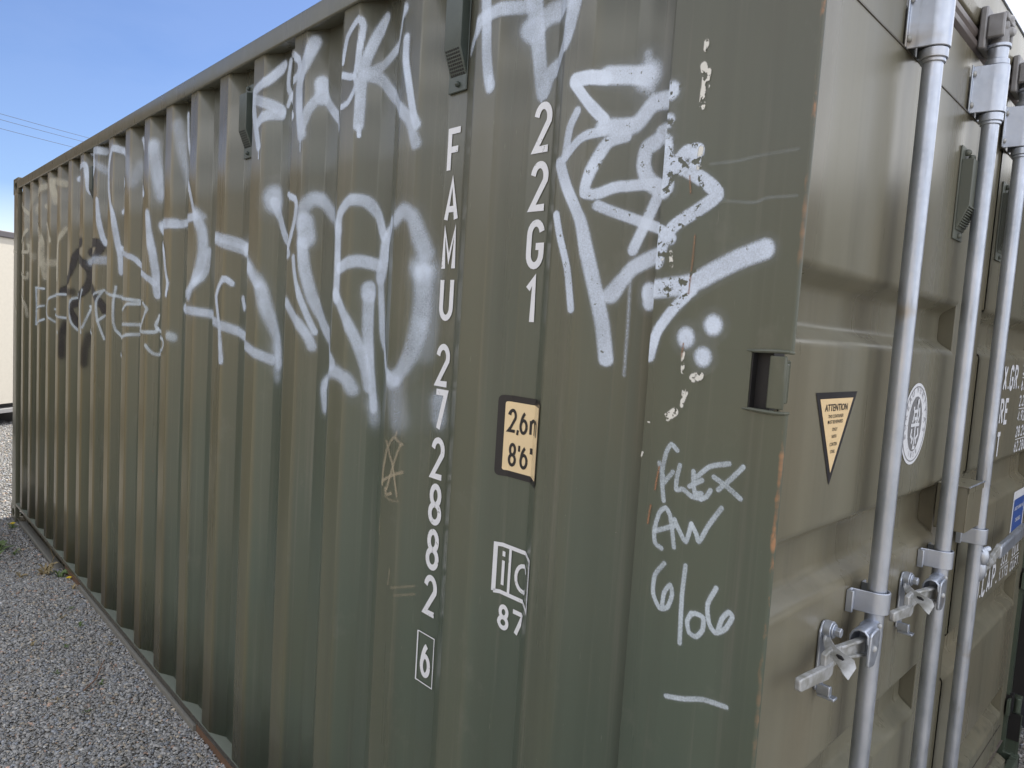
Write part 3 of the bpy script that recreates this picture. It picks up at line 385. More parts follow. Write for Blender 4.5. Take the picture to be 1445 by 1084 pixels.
# corner posts: near left with hinge notches
def post_poly(mirror=False,notch=False):
    P=[(0,.2435),(0,.0095)]+[(.006-.006*math.cos(a),.0095-.006*math.sin(a)) for a in [math.pi/2*k/6 for k in range(1,7)]]+[(.0065,.0035),(.0070,.0040),(.0070,.046),(.052,.046),(.052,.2435)]
    if notch: P=[(0,.2435),(0,.064),(.052,.064),(.052,.2435)]
    if mirror: P=[(2.438-x,y) for x,y in P][::-1]
    return P
hz_=[(.28,.365),(.80,.885),(1.600,1.686),(2.315,2.40)]
def near_post(mirror):
    mb=MB(); z=.118
    for a,b in hz_:
        mb.prism(post_poly(mirror),'z',z,a); mb.prism(post_poly(mirror,True),'z',a,b); z=b
    mb.prism(post_poly(mirror),'z',z,2.473)
    return mb.out('corner_post',M_post,C)
near_post(False); near_post(True)
for sx0 in (.0071,2.4275):
    mb=MB(); zz=[.17]+[q for h in hz_ for q in h]+[2.46]
    for q in range(0,len(zz),2): mb.box(sx0,sx0+.0035,.0055,.0455,zz[q],zz[q+1])
    mb.out('jamb_dark_strip',M_dark,C)  # added dark strip drawing the thin line between post and door
for mx in (0,2.338):
    mb=MB(); mb.prism(roundpoly([(mx,5.8945),(mx,6.056),(mx+.10,6.056),(mx+.10,5.8945)],.01,3,True),'z',.118,2.473); mb.out('corner_post',M_post,C)
# corner castings with hand holes
def casting(x0,y0,z0,sx,sy):
    mb=MB(); X=sorted((x0,x0+sx*.162)); Y=sorted((y0,y0+sy*.178))
    # hollow box of thick plates with openings approximated by frames
    t=.028
    def plate(axis,pos,w0,w1,h0,h1):
        ow=(w1-w0)*.27; oh=(h1-h0)*.26; cw=(w0+w1)/2; ch=(h0+h1)/2
        outer=[(w0,h0),(w1,h0),(w1,h1),(w0,h1)]
        hole=[(cw+ow*math.cos(a),ch+oh*math.sin(a)) for a in [2*math.pi*k/16 for k in range(16)]]
        bm=mb.bm
        def P(p,d): return {'x':(d,p[0],p[1]),'y':(p[0],d,p[1]),'z':(p[0],p[1],d)}[axis]
        o2=[]
        for k in range(16):
            a=2*math.pi*k/16; c,s=math.cos(a),math.sin(a); m=max(abs(c),abs(s)); o2.append((cw+(w1-w0)/2*c/m,ch+(h1-h0)/2*s/m))
        a_,b_=pos
        VO=[[bm.verts.new(P(p,d)) for p in o2] for d in (a_,b_)]; VH=[[bm.verts.new(P(p,d)) for p in hole] for d in (a_,b_)]
        for k in range(16):
            j=(k+1)%16
            for q in (0,1): bm.faces.new((VO[q][k],VO[q][j],VH[q][j],VH[q][k]))
            bm.faces.new((VH[0][k],VH[0][j],VH[1][j],VH[1][k])); bm.faces.new((VO[0][k],VO[0][j],VO[1][j],VO[1][k]))
    xs_=(X[0],X[0]+t) if sx>0 else (X[1]-t,X[1]); ys_=(Y[0],Y[0]+t) if sy>0 else (Y[1]-t,Y[1])
    plate('x',xs_,Y[0],Y[1],z0,z0+.118); plate('y',ys_,X[0],X[1],z0+.0005,z0+.1175)
    zt=(z0+.118-t,z0+.1178) if z0>1 else (z0+.0002,z0+t); plate('z',zt,X[0]+.0004,X[1]-.0004,Y[0]+.0004,Y[1]-.0004)
    mb.box(X[0]+.03,X[1]-.03,Y[0]+.03,Y[1]-.03,z0+.03,z0+.09) if False else None
    return mb.out('corner_casting',M_post,C,bevel=.004)
for z0 in (0,2.473):
    for x0,sx in ((-.003,1),(2.441,-1)):
        for y0,sy in ((-.003,1),(6.060,-1)): casting(x0,y0,z0,sx,sy)
# header, sill, door gasket strip
mb=MB(); mb.prism(roundpoly([(.052,2.466),(.110,2.466),(.110,2.582),(.046,2.582),(.046,2.492)],.008,3,True),'x',.162,2.276); mb.out('door_header',M_door,C)
mb=MB(); mb.box(.162,2.276,.044,.11,2.5825,2.588); mb.out('header_plate',M_galv,C,bevel=.001)
mb=MB(); mb.prism(roundpoly([(.02,.02),(.11,.02),(.11,.165),(.046,.165),(.02,.15)],.006,3,True),'x',.16,2.278); mb.out('door_sill',M_door,C)
# ---------------- doors ----------------
RECS=[(1.827,1.801,1.733,1.707),(1.377,1.352,1.274,1.247),(.905,.880,.802,.774),(.445,.42,.35,.325)]
YF,YB=.050,.090
def door(x0,x1,fl,fr,label):
    D=link('door',bpy.data.meshes.new('door'),None,C,label=label) if False else None
    prof=[(YF,2.262)]
    for a,b,c,d in RECS: prof+=[(YF,a),(YB,b),(YB,c),(YF,d)]
    prof+=[(YF,.280)]
    prof=roundpoly(prof,.022,7)
    mb=MB(); xs_=[x0+fl,x1-fr]
    # gentle pressed waviness along x
    nx=14; X=[xs_[0]+(xs_[1]-xs_[0])*i/nx for i in range(nx+1)]
    g=[[mb.bm.verts.new((x,y,z)) for y,z in prof] for x in X]
    for a,b in zip(g,g[1:]):
        for i in range(len(prof)-1): mb.bm.faces.new((a[i],b[i],b[i+1],a[i+1]))
    # back sheet and rolled side edges
    for k,x in ((0,xs_[0]),(1,xs_[1])):
        # vertical edge return of raised fields
        zz=[2.262]+[q for r in RECS for q in (r[0],r[3])]+[.280]
        for i in range(0,len(zz),2): mb.box(min(x,x+(.004 if k else -.004)),max(x,x+(.004 if k else -.004)),YF+.003,YB,zz[i+1]+.004,zz[i]-.004)
    o=mb.out('door',M_door,C,label=label)
    # frame of the leaf
    f=MB()
    f.box(x0,x0+fl-.004,YF+.006,YB+.02,.175,2.402); f.box(x1-fr+.004,x1,YF+.006,YB+.02,.175,2.402)
    f.box(x0+fl-.004,x1-fr+.004,YF+.002,YB+.02,2.266,2.402); f.box(x0+fl-.004,x1-fr+.004,YF+.002,YB+.02,.175,.276)
    f.box(x0+fl-.004,x1-fr+.004,YB+.003,YB+.006,.276,2.266)
    f.out('door_frame',M_door,o,bevel=.004)
    g=MB(); 
    g.prism(roundpoly([(YF+.030,2.404),(YF+.006,2.404),(YF-.004,2.412),(YF-.004,2.424),(YF+.004,2.432),(YF-.002,2.440),(YF-.002,2.452),(YF+.010,2.463),(YF+.03,2.463)],.003,2,True),'x',x0,x1)
    g.prism(roundpoly([(YF+.030,.168),(YF+.004,.168),(YF-.002,.1735),(YF+.03,.1735)],.001,2,True),'x',x0,x1)
    g.out('door_gasket',M_rubber,o,split=True)
    s=MB(); s.tube([(x0+fl,YF-.0002,2.2645),(x1-fr,YF-.0002,2.2645)],.0022,6); s.tube([(x0+fl,YF-.0002,.278),(x1-fr,YF-.0002,.278)],.0022,6); s.out('seam_sealant',M_raild,o,split=True)
    return o
DL=door(.054,1.2165,.022,.190,'left door leaf with the triangular and the round sticker')
DR=door(1.2215,2.384,.072,.105,'right door leaf with the weight markings')
mb=MB(); mb.box(1.2167,1.2213,YF+.004,YB,.175,2.402); mb.out('door_gasket',M_rubber,C)
# hinges
def hinge(mirror,a,b,d):
    X=(lambda x:2.438-x) if mirror else (lambda x:x)
    mb=MB(); s=sorted((X(-.0012),X(.006)))
    mb.prism(roundpoly([(s[0],.0105),(s[1],.0105),(s[1],.036),(s[0],.036)],.003,2,True),'z',a+.004,b-.005)
    mb.cyl((X(.013),.0215,a+.012),(X(.013),.0215,b-.016),.0095)
    mb.box(*sorted((X(.030),X(.078))),.038,.049,a+.008,b-.012)
    mb.out('hinge',M_post,d,bevel=.0015)
    cv=MB(); s=sorted((X(.030),X(.051))); cv.box(s[0]-.014*(0 if mirror else 1),s[1]+.014*(1 if mirror else 0),.0375,.0636,a,b); cv.box(*sorted((X(.0015),X(.052))),.0618,.0636,a+.0005,b-.0005); cv.out('hinge_pocket_shade',M_dark,C)  # near-black plates paint the shade inside the pocket
    lp=MB()
    for z,sg in ((a,-1),(b,1)):
        lp.tube([(X(.0005),.072,z+sg*.0005),(X(-.0012),.060,z),(X(-.0018),.040,z+sg*.001),(X(-.0015),.020,z+sg*.0015),(X(.001),.007,z+sg*.001),(X(.006),.003,z)],[.0012,.0026,.003,.0028,.0028,.002],8)
    lp.out('weld_lip',M_post,C)
for a,b in hz_: hinge(False,a,b,DL); hinge(True,a,b,DR)
# ---------------- lock rods ----------------
def omega(mb,x,yb,ry,z0,z1,r,fl,th=.004,door_y=.050):
    # strap over a rod: flange, curve over the rod, flange
    P=[(x-fl,door_y-.001),(x-r-.007,door_y-.001),(x-r-.001,ry+.010)]
    P+=[(x-r*math.cos(a),ry-r*math.sin(a)) for a in [math.pi*k/12 for k in range(0,13)]]
    P+=[(x+r+.001,ry+.010),(x+r+.007,door_y-.001),(x+fl,door_y-.001)]
    mb.strip(P,'z',z0,z1,-th)
RY=.010
def rod(x,label,hand=-1,handle_from=None):
    r=.0176; mb=MB(); mb.cyl((x,RY,.09),(x,RY,2.415),r,32); R=mb.out('lock_rod',M_galv,C,label=label)
    t=MB(); omega(t,x,0,RY,2.262,2.368,.0225,.045); t.out('rod_bracket',M_galv,R,bevel=.0015)
    v=MB()
    for sx_ in (-.0365,.0365):
        for z in (2.279,2.350): v.sph((x+sx_,.044,z),.0065,(1,.8,1),12)
    v.out('rivet',M_worn,R,split=True)
    c=MB(); c.cyl((x,RY,2.243),(x,RY,2.2615),.0240,28); c.cyl((x,RY,2.236),(x,RY,2.2435),.0210,28); c.cyl((x,RY,2.3685),(x,RY,2.382),.0240,28); c.cyl((x,RY,2.382),(x,RY,2.408),.0195,28,.0205); c.cyl((x,RY,2.408),(x,RY,2.416),.0240,28); c.out('rod_collar',M_galv,R,bevel=.0015,split=True)
    k=MB(); k.tube([(x,RY,2.408),(x,RY,2.433),(x+.004,RY-.002,2.446)],[.020,.018,.016],14)
    k.tube([(x-.006,RY+.004,2.438),(x+.010,RY-.012,2.446),(x+.030,RY-.014,2.452),(x+.046,RY-.002,2.458),(x+.050,RY+.014,2.466)],[.012,.0125,.011,.010,.007],12)
    k.tube([(x-.016,RY+.012,2.464),(x+.004,RY-.006,2.474),(x+.026,RY-.010,2.480),(x+.042,RY+.002,2.484)],[.010,.011,.010,.007],12)
    k.sph((x+.048,RY+.006,2.456),.012); k.sph((x+.002,RY,2.458),.017,(1,1,1.1)); k.out('rod_cam',M_galvd,R)
    p=MB(); p.box(x-.036,x+.050,.030,.046,2.405,2.500); p.box(x-.036,x-.022,-.004,.030,2.425,2.478); p.box(x+.056,x+.068,-.002,.044,2.425,2.480); p.box(x-.022,x+.056,-.006,.006,2.4665,2.484); p.out('cam_keeper',M_galvd,C,bevel=.004)
    m=MB(); omega(m,x,0,RY,1.186,1.229,.0212,.046); m.box(x-.052,x-.044,.036,.049,1.186,1.229); m.out('rod_bracket',M_galv,R,bevel=.0012)
    v=MB(); v.sph((x-.036,.044,1.208),.005); v.sph((x+.036,.044,1.208),.006); v.out('rivet',M_worn,R,split=True)
    for z in (.33,): 
        m=MB(); omega(m,x,0,RY,z,z+.044,.0212,.046); m.out('rod_bracket',M_galv,R,bevel=.0012)
    if hand<0:
        q=MB(); yc=-.012
        q.prism(roundpoly([(x-.098,1.108),(x-.064,1.104),(x-.048,1.130),(x-.046,1.166),(x-.056,1.176),(x-.094,1.172)],.008,3,True),'y',yc-.006,yc)
        q.strip([(.022,1.120),(.022,1.160),(.017,1.171),(.006,1.1765),(-.006,1.175),(-.013,1.168),(-.0145,1.15)],'x',x-.096,x-.040,.0045)
        q.box(x-.052,x-.012,-.006,.020,1.108,1.172)
        q.out('handle_clevis',M_galv,R,bevel=.002)
        v=MB(); v.sph((x-.074,yc-.006,1.140),.0065,(1,.7,1)); v.sph((x-.024,-.008,1.168),.005); v.out('rivet',M_worn,R,split=True)
        h=MB()
        def bar(pts_):
            bm=h.bm; prev=None
            for px,py,pz,hh,tt in pts_:
                cur=[bm.verts.new((px,py+sy*tt/2,pz+sz*hh/2)) for sy,sz in ((-1,-1),(1,-1),(1,1),(-1,1))]
                if prev:
                    for i in range(4): bm.faces.new((prev[i],prev[(i+1)%4],cur[(i+1)%4],cur[i]))
                else: bm.faces.new(cur)
                prev=cur
            bm.faces.new(prev[::-1])
        bar([(x-.058,.006,1.134,.032,.006),(x-.120,.009,1.144,.026,.007),(x-.172,.012,1.150,.020,.008)])
        bar([(x-.058,.003,1.1495,.007,.013),(x-.120,.006,1.1565,.006,.013),(x-.176,.010,1.162,.006,.012)])
        bar([(x-.058,.003,1.1180,.007,.013),(x-.120,.006,1.1315,.006,.013),(x-.176,.010,1.140,.006,.012)])
        bar([(x-.168,.012,1.150,.026,.012),(x-.196,.013,1.150,.034,.011),(x-.224,.013,1.148,.040,.010),(x-.240,.013,1.150,.030,.010)])
        bar([(x-.205,.012,1.134,.024,.012),(x-.226,.011,1.131,.025,.013),(x-.290,.009,1.141,.023,.013),(x-.354,.006,1.151,.022,.012),(x-.360,.006,1.152,.016,.009)])
        h.out('rod_handle',M_worn,R,bevel=.002)
        D_=DL; xr=x-.156
        q=MB(); Pz=roundpoly([(xr-.020,1.065),(xr+.016,1.065),(xr+.019,1.085),(xr+.019,1.168),(xr+.013,1.193),(xr-.008,1.195),(xr-.020,1.178)],.007,3,True)
        q.prism(Pz,'y',.0438,.0486); q.prism(roundpoly([(xr-.018,1.060),(xr-.004,1.060),(xr-.004,1.078),(xr-.018,1.082)],.004,2,True),'y',.020,.044); q.box(xr-.014,xr+.004,.012,.0435,1.054,1.0595); q.out('handle_retainer',M_galv,D_,bevel=.0015)
        q=MB(); q.cyl((xr,.0437,1.180),(xr,.030,1.180),.0165,20); q.cyl((xr,.030,1.180),(xr,.0265,1.180),.0135,20); q.cyl((xr,.0265,1.180),(xr,.015,1.180),.0092,6); q.out('bolt',M_galv,D_,bevel=.001)
        q=MB(); bm=q.bm; prev=None; ring=[]
        path=[(x-.1600,.0375,1.180,.018),(x-.1700,.0345,1.170,.020),(x-.1830,.027,1.1655,.022),(x-.2030,.014,1.1655,.023),(x-.2200,.000,1.1655,.024),(x-.2290,-.012,1.1645,.026),(x-.2340,-.022,1.1620,.032),(x-.2400,-.031,1.1590,.038),(x-.2440,-.038,1.1520,.030)]
        for a,b_,c_,w in path:
            d=Vector((.88,-.08,.46)); vv=[bm.verts.new((a+sg*d.x*w/2+o_*.5,b_+sg*d.y*w/2+o_*.8,c_+sg*d.z*w/2)) for sg,o_ in ((-1,0),(1,0),(1,.0045),(-1,.0045))]
            if prev:
                for j in range(4): bm.faces.new((prev[j],prev[(j+1)%4],vv[(j+1)%4],vv[j]))
            else: bm.faces.new(vv)
            prev=vv
        bm.faces.new(prev[::-1]); q.out('handle_catch',M_worn,D_,bevel=.0015,seg=3)
        s=MB(); s.tube([(x-.2215,-.003,1.1655),(x-.2265,-.0105,1.1648),(x-.2300,-.0175,1.1638)],[.002,.0042,.002],8); s.out('catch_slot',M_dark,D_)
    else:
        q=MB(); q.sph((x+.010,RY-.016,1.150),.018,(1,1,1.6)); q.tube([(x-.002,RY-.014,1.165),(x+.020,RY-.026,1.172),(x+.032,RY-.020,1.158)],.008,10); q.sph((x+.012,RY-.010,1.112),.022,(.8,.9,1.7)); q.out('handle_clevis',M_galv,R)
        h=MB(); h.tube([(x+.020,RY-.018,1.138),(x+.060,RY-.016,1.124),(x+.115,RY-.014,1.110),(x+.150,RY-.014,1.110)],[.010,.012,.012,.013],8); h.box(x+.03,x+.16,RY-.022,RY-.008,1.100,1.124); h.box(x+.13,x+.24,RY-.020,RY-.008,1.106,1.136,Matrix.Rotation(math.radians(-12),3,'Y')); h.out('rod_handle',M_worn,R,bevel=.002)
        g=MB(); g.box(x+.225,x+.60,RY-.024,RY-.006,1.108,1.148,Matrix.Rotation(math.radians(-2),3,'Y')); g.out('handle_sleeve',M_rubber if False else M_galv,R,bevel=.005)
    return R
rod(.4985,'leftmost lock rod on the left door',-1)
rod(.954,'second lock rod from the left beside the door gap',-1)
rod(1.3013,'lock rod on the right door with its handle swung right',1)
# customs box
mb=MB(); mb.box(1.006,1.146,-.020,-.017,1.268,1.380); mb.box(1.006,1.009,-.017,.048,1.268,1.380); mb.box(1.143,1.146,-.017,.048,1.268,1.380); mb.prism([(-.022,1.3795),(.048,1.3795),(.048,1.3825),(-.022,1.3825)],'x',1.003,1.149); mb.box(1.003,1.149,-.0225,-.0205,1.366,1.3824)
mb.out('lock_box',M_door,DL,bevel=.0015)
mb=MB(); mb.tube([(1.002,-.0225,1.3828),(1.15,-.0225,1.3828)],.0022,6); mb.out('lock_box_rim',M_galv,DL)
# door vents
def vent_door(x0,x1,z0,z1,parent):
    mb=MB(); yf=.022
    mb.box(x0,x1,.046,.0495,z0,z1)
    prof=[(.046,z1-.03),(yf,z1-.032),(yf,z0+.075),(.044,z0+.022),(.046,z0+.022)]
    mb.prism(prof,'x',x0+.006,x1-.002)
    for q in range(9): 
        f=q/9; zz=z0+.072-f*.046; yy=yf+.0025+f*.0195; mb.box(x0+.009,x1-.006,yy-.005,yy-.001,zz-.0018,zz+.0012)
    mb.sph(((x0+x1)/2,.044,z0+.010),.006); mb.sph(((x0+x1)/2-.006,.042,z1-.012),.008); mb.sph(((x0+x1)/2+.008,.036,z1-.022),.008)
    mb.out('door_vent',M_ventd,parent,bevel=.0015)
vent_door(.896,.972,1.972,2.185,DL); vent_door(1.325,1.400,1.972,2.185,DR)
# side wall vents
def vent_side(yc,z0=2.219,z1=2.46,w=.064):
    mb=MB(); xb=.039; xf=.012; y0,y1=yc-w/2,yc+w/2
    mb.box(xb-.004,xb,y0,y1,z0,z1)
    mb.prism([(xb-.003,z1-.03),(xf,z1-.034),(xf,z0+.088),(xb-.004,z0+.034)],'y',y0+.001,y1-.006)
    mb.sph((xb-.006,yc-.004,z0+.016),.0065,(1.2,1,1)); mb.sph((xb-.008,yc,z1-.012),.007)
    o=mb.out('side_vent',M_vent,C,bevel=.002)
    g=MB(); n=Vector((-(.054),0,-(.023))).normalized(); a=Vector((xf,0,z0+.088)); b=Vector((xb-.004,0,z0+.034)); 
    for i in range(8):
        for j in range(7):
            f=(i+.6)/8.2; p=a.lerp(b,f)+n*.0006; yy=y0+.006+(w-.016)*(j+.5)/7
            u=(b-a).normalized()*.0021; s=.0023
            v=[g.bm.verts.new(p+u*du+Vector((0,yy-0+dy*s,0))) for du,dy in ((-1,-1),(1,-1),(1,1),(-1,1))]; g.bm.faces.new(v)
    g.out('vent_grille',M_dark,o)
vent_side(.845-.008); vent_side(1.951); vent_side(YK[13]-.174); 
# ---------------- lettering: stroke glyphs in a 0..w x 0..1 box ----------------
def arc(cx,cy,rx,ry,a0,a1,n=10): return [(cx+rx*math.cos(math.radians(a0+(a1-a0)*i/n)),cy+ry*math.sin(math.radians(a0+(a1-a0)*i/n))) for i in range(n+1)]
G={
'F':[[(0,0),(0,1),(1,1)],[(0,.52),(.85,.52)]],'A':[[(0,0),(.5,1),(1,0)],[(.16,.27),(.84,.27)]],'M':[[(0,0),(0,1),(.5,.25),(1,1),(1,0)]],
'U':[[(0,1)]+arc(.5,.28,.5,.28,180,360)+[(1,1)]],'2':[[(.0,.76)]+arc(.5,.72,.5,.28,170,-20,12)+[(.0,.0),(1,.0)]],'7':[[(0,1),(1,1),(.35,0)]],
'8':[arc(.5,.745,.42,.255,-90,270,20),arc(.5,.25,.5,.25,90,450,20)],'6':[arc(.5,.30,.5,.30,0,360,22),[(.03,.38)]+arc(1.0,.20,.98,.80,158,112,8)],
'1':[[(.15,.78),(.6,1),(.6,0)]],'G':[arc(.5,.72,.5,.28,15,180)+arc(.5,.28,.5,.28,180,360)+[(1,.45),(.55,.45)]],
'0':[arc(.5,.72,.5,.28,0,180)+arc(.5,.28,.5,.28,180,360)+[(1,.72)]],'3':[arc(.5,.75,.45,.25,160,-90,12),arc(.5,.26,.5,.26,90,-160,12)],
'4':[[(.75,0),(.75,1),(0,.28),(1,.28)]],'5':[[(.9,1),(.1,1),(.05,.56)]+arc(.5,.32,.5,.32,135,-160,14)],
'9':[arc(.5,.70,.5,.30,0,360,22),[(.97,.62)]+arc(0,.80,.98,.80,-22,-68,8)],
'X':[[(0,0),(1,1)],[(0,1),(1,0)]],'.':[[(.1,0),(.1,.12)]],',':[[(.15,.10),(.0,-.14)]],'R':[[(0,0),(0,1),(.5,1)]+arc(.55,.75,.45,.25,90,-90)+[(0,.5)],[(.5,.5),(1,0)]],
'T':[[(0,1),(1,1)],[(.5,1),(.5,0)]],'E':[[(1,1),(0,1),(0,0),(1,0)],[(0,.52),(.85,.52)]],'N':[[(0,0),(0,1),(1,0),(1,1)]],
'C':[arc(.5,.72,.5,.28,20,180)+arc(.5,.28,.5,.28,180,340)],'P':[[(0,0),(0,1),(.5,1)]+arc(.55,.74,.45,.26,90,-90)+[(0,.48)]],
"'":[[(.1,1),(.1,.72)]],'"':[[(.1,1),(.1,.72)],[(.5,1),(.5,.72)]],'m':[[(0,0),(0,.62)],[(0,.5)]+arc(.27,.48,.23,.16,150,0,6)+[(.5,0)],[(.5,.5)]+arc(.77,.48,.23,.16,150,0,6)+[(1,0)]],
'i':[[(.1,0),(.1,.60)],[(.1,.78),(.1,.90)]],'c':[arc(.5,.30,.5,.30,40,320,18)],'K':[[(0,0),(0,1)],[(1,1),(0,.4)],[(.3,.6),(1,0)]],'L':[[(0,1),(0,0),(1,0)]],'B':[[(0,0),(0,1),(.5,1)]+arc(.5,.76,.42,.24,90,-90)+[(0,.52)],[(.5,.52)]+arc(.5,.26,.5,.26,90,-90)+[(0,0)]],' ':[] ,
'-':[[(0,.5),(1,.5)]]}
NARROW={'.':.2,"'":.2,',':.25,'1':.7,'i':.2,'"':.6}
def ribbon(bm,pts,w,put,off):
    P=[Vector(p) for p in pts]; n=len(P); Lf=[];Rt=[]
    for i in range(n):
        if i==0: d=(P[1]-P[0]).normalized(); nn=Vector((-d.y,d.x)); s=1
        elif i==n-1: d=(P[-1]-P[-2]).normalized(); nn=Vector((-d.y,d.x)); s=1
        else:
            d1=(P[i]-P[i-1]).normalized(); d2=(P[i+1]-P[i]).normalized(); n1=Vector((-d1.y,d1.x)); n2=Vector((-d2.y,d2.x)); nn=(n1+n2)
            if nn.length<1e-4: nn=n1; s=1
            else: nn.normalize(); s=min(1/max(.35,nn.dot(n1)),1.9)
        Lf.append(P[i]+nn*w/2*s); Rt.append(P[i]-nn*w/2*s)
    va=[bm.verts.new(put(p.x,p.y,off)) for p in Lf]; vb=[bm.verts.new(put(p.x,p.y,off)) for p in Rt]
    for i in range(n-1): bm.faces.new((va[i],va[i+1],vb[i+1],vb[i]))
def glyphs(bm,txt,x,y,h,gw,sw,put,gap=None,off0=0):
    """write txt from x rightwards, baseline y; gw = glyph width, sw = stroke width"""
    gap=gw*.45 if gap is None else gap; k=0
    for ch in txt:
        g=G.get(ch,[]); w=gw*NARROW.get(ch,1.0)
        if ch in '1': w=gw
        for st in g:
            k+=1; ww=gw-sw
            pts=[(x+sw/2+px*ww,y+sw/2+py*(h-sw)) for px,py in st]
            # extend open ends by nothing; square ends as cut stencil
            ribbon(bm,pts,sw,put,off0+.00006*k)
        x+=w+gap
    return x
def put_side(x,y,off): return (float(wallx(-x))-.0016-off,-x,y)      # x runs to the reader's right = -Y
def put_door(x,y,off): return (x,YF-.0012-off,y)
def drape(bm):
    for yk,_ in PR:
        r=bmesh.ops.bisect_plane(bm,geom=bm.verts[:]+bm.edges[:]+bm.faces[:],plane_co=(0,yk,0),plane_no=(0,1,0),dist=1e-6)
def side_mesh(name,m,fn,layer=0,**props):
    mb=MB(); fn(mb.bm)
    offs={}
    base=[v.co.x-float(wallx(v.co.y)) for v in mb.bm.verts]
    lay=mb.bm.verts.layers.float.new('o')
    for v,b in zip(mb.bm.verts,base): v[lay]=b
    drape(mb.bm)
    for v in mb.bm.verts: v.co.x=float(wallx(v.co.y))+v[lay]-layer*.0006
    return mb.out(name,m,C,smooth=False,split=name.endswith('lettering'),**props)
# FAMU 272882 6
zs=[('F',2.042),('A',1.930),('M',1.819),('U',1.706),('2',1.553),('7',1.447),('2',1.334),('8',1.224),('8',1.115),('2',1.003)]
def f(bm):
    for k,(ch,z) in enumerate(zs):
        glyphs(bm,ch,-.863,z,.101 if ch in 'FAMU' else .100,.050,.0140,put_side,off0=0)
side_mesh('code_lettering',M_white,f,label='white container code lettering running down the wall')
def f(bm):
    glyphs(bm,'6',-.863,.848,.090,.040,.0125,put_side)
    c=[(-.874,.833),(-.874,.955),(-.812,.955),(-.812,.833),(-.874,.833)]
    ribbon(bm,c,.0028,put_side,.0009)
side_mesh('check_digit_box',M_white,f)
def f(bm):
    for ch,z in (('2',2.049),('2',1.934),('G',1.819),('1',1.706)): glyphs(bm,ch,-.588,z,.099,.049,.0140,put_side)
side_mesh('size_type_lettering',M_white,f)
# height sign
def rectpts(x0,x1,y0,y1,r,n=5): return roundpoly([(x0,y0),(x1,y0),(x1,y1),(x0,y1)],r,n,True)
def poly(bm,pts,put,off): bm.faces.new([bm.verts.new(put(p[0],p[1],off)) for p in pts])
def clipface(bm,x0,x1,y0,y1,r,off):
    poly(bm,rectpts(x0,x1,y0,y1,r),put_side,off)
side_mesh('height_sign',M_black,lambda bm:clipface(bm,-.628,-.4885,1.388,1.559,.012,0),0)
side_mesh('height_sign_panel',M_creamd,lambda bm:clipface(bm,-.613,-.4940,1.401,1.546,.005,.0),1)
def f(bm):
    glyphs(bm,'2',-.607,1.482,.050,.024,.0068,put_side); glyphs(bm,',',-.5825,1.482,.050,.020,.0062,put_side); glyphs(bm,'6',-.574,1.482,.050,.024,.0068,put_side); glyphs(bm,'m',-.545,1.482,.052,.040,.0070,put_side)
    glyphs(bm,'8',-.602,1.411,.050,.024,.0068,put_side); glyphs(bm,"'",-.575,1.411,.050,.020,.0060,put_side); glyphs(bm,'6',-.568,1.411,.050,.024,.0068,put_side); glyphs(bm,'"',-.541,1.411,.050,.020,.0055,put_side)
side_mesh('height_sign_lettering',M_black,f,2)
# ic mark with the digits 87
def f(bm):
    ribbon(bm,[(-.6155,1.139),(-.6155,1.241),(-.4925,1.241),(-.4925,1.139),(-.6155,1.139)],.0085,put_side,0)
    ribbon(bm,[(-.5775,1.138),(-.5775,1.241)],.0075,put_side,.0001)
    ribbon(bm,[(-.5965,1.155),(-.5965,1.208)],.0085,put_side,.0002); ribbon(bm,[(-.5965,1.217),(-.5965,1.228)],.0085,put_side,.0002)
    ribbon(bm,arc(-.535,1.186,.0225,.027,40,320,16),.0085,put_side,.0002)
    glyphs(bm,'8',-.604,1.060,.055,.034,.0095,put_side); glyphs(bm,'7',-.564,1.060,.055,.040,.0095,put_side)
side_mesh('approval_mark',M_white,f,label='white ic 87 mark in a box')
# ---------------- door lettering and stickers ----------------
def door_mesh(name,m,fn,layer=0,parent=None,**props):
    mb=MB(); fn(mb.bm)
    for v in mb.bm.verts: v.co.y-=layer*.0005
    return mb.out(name,m,parent or DR,smooth=False,**props)
for txt_,z_ in (('MAX.GR.',1.600),('TARE',1.493),('NET',1.387)):
    door_mesh('weight_lettering',M_white,lambda bm:glyphs(bm,txt_,1.488,z_,.085,.052,.0145,put_door,.014))
for i,(a,b_) in enumerate((('30.480','67.200'),('2.230','4.920'),('28.250','62.280'))):
    z=1.650-i*.106
    door_mesh('weight_figures',M_white,lambda bm:(glyphs(bm,a,1.902,z,.040,.028,.0078,put_door,.008),glyphs(bm,'K',2.155,z,.040,.020,.0078,put_door,.007)))
    door_mesh('weight_figures',M_white,lambda bm:(glyphs(bm,b_,1.902,z-.052,.040,.028,.0078,put_door,.008),glyphs(bm,'L',2.155,z-.052,.040,.020,.0078,put_door,.007)))
    door_mesh('figure_line',M_white,lambda bm:ribbon(bm,[(1.902,z-.007),(2.11,z-.007)],.003,put_door,.0004))
door_mesh('capacity_lettering',M_white,lambda bm:glyphs(bm,'CU.CAP.',1.500,.930,.085,.052,.0145,put_door,.014))
for t1,t2,xa in (('33,2','1.173',1.905),('CU.M.','CU.FT.',2.087)):
    door_mesh('capacity_figures',M_white,lambda bm:glyphs(bm,t1,xa+.008,.985,.040,.026,.0074,put_door,.007)); door_mesh('capacity_figures',M_white,lambda bm:glyphs(bm,t2,xa,.930,.040,.026,.0074,put_door,.007))
    door_mesh('figure_line',M_white,lambda bm:ribbon(bm,[(xa,.978),(xa+.14,.978)],.003,put_door,.0004))

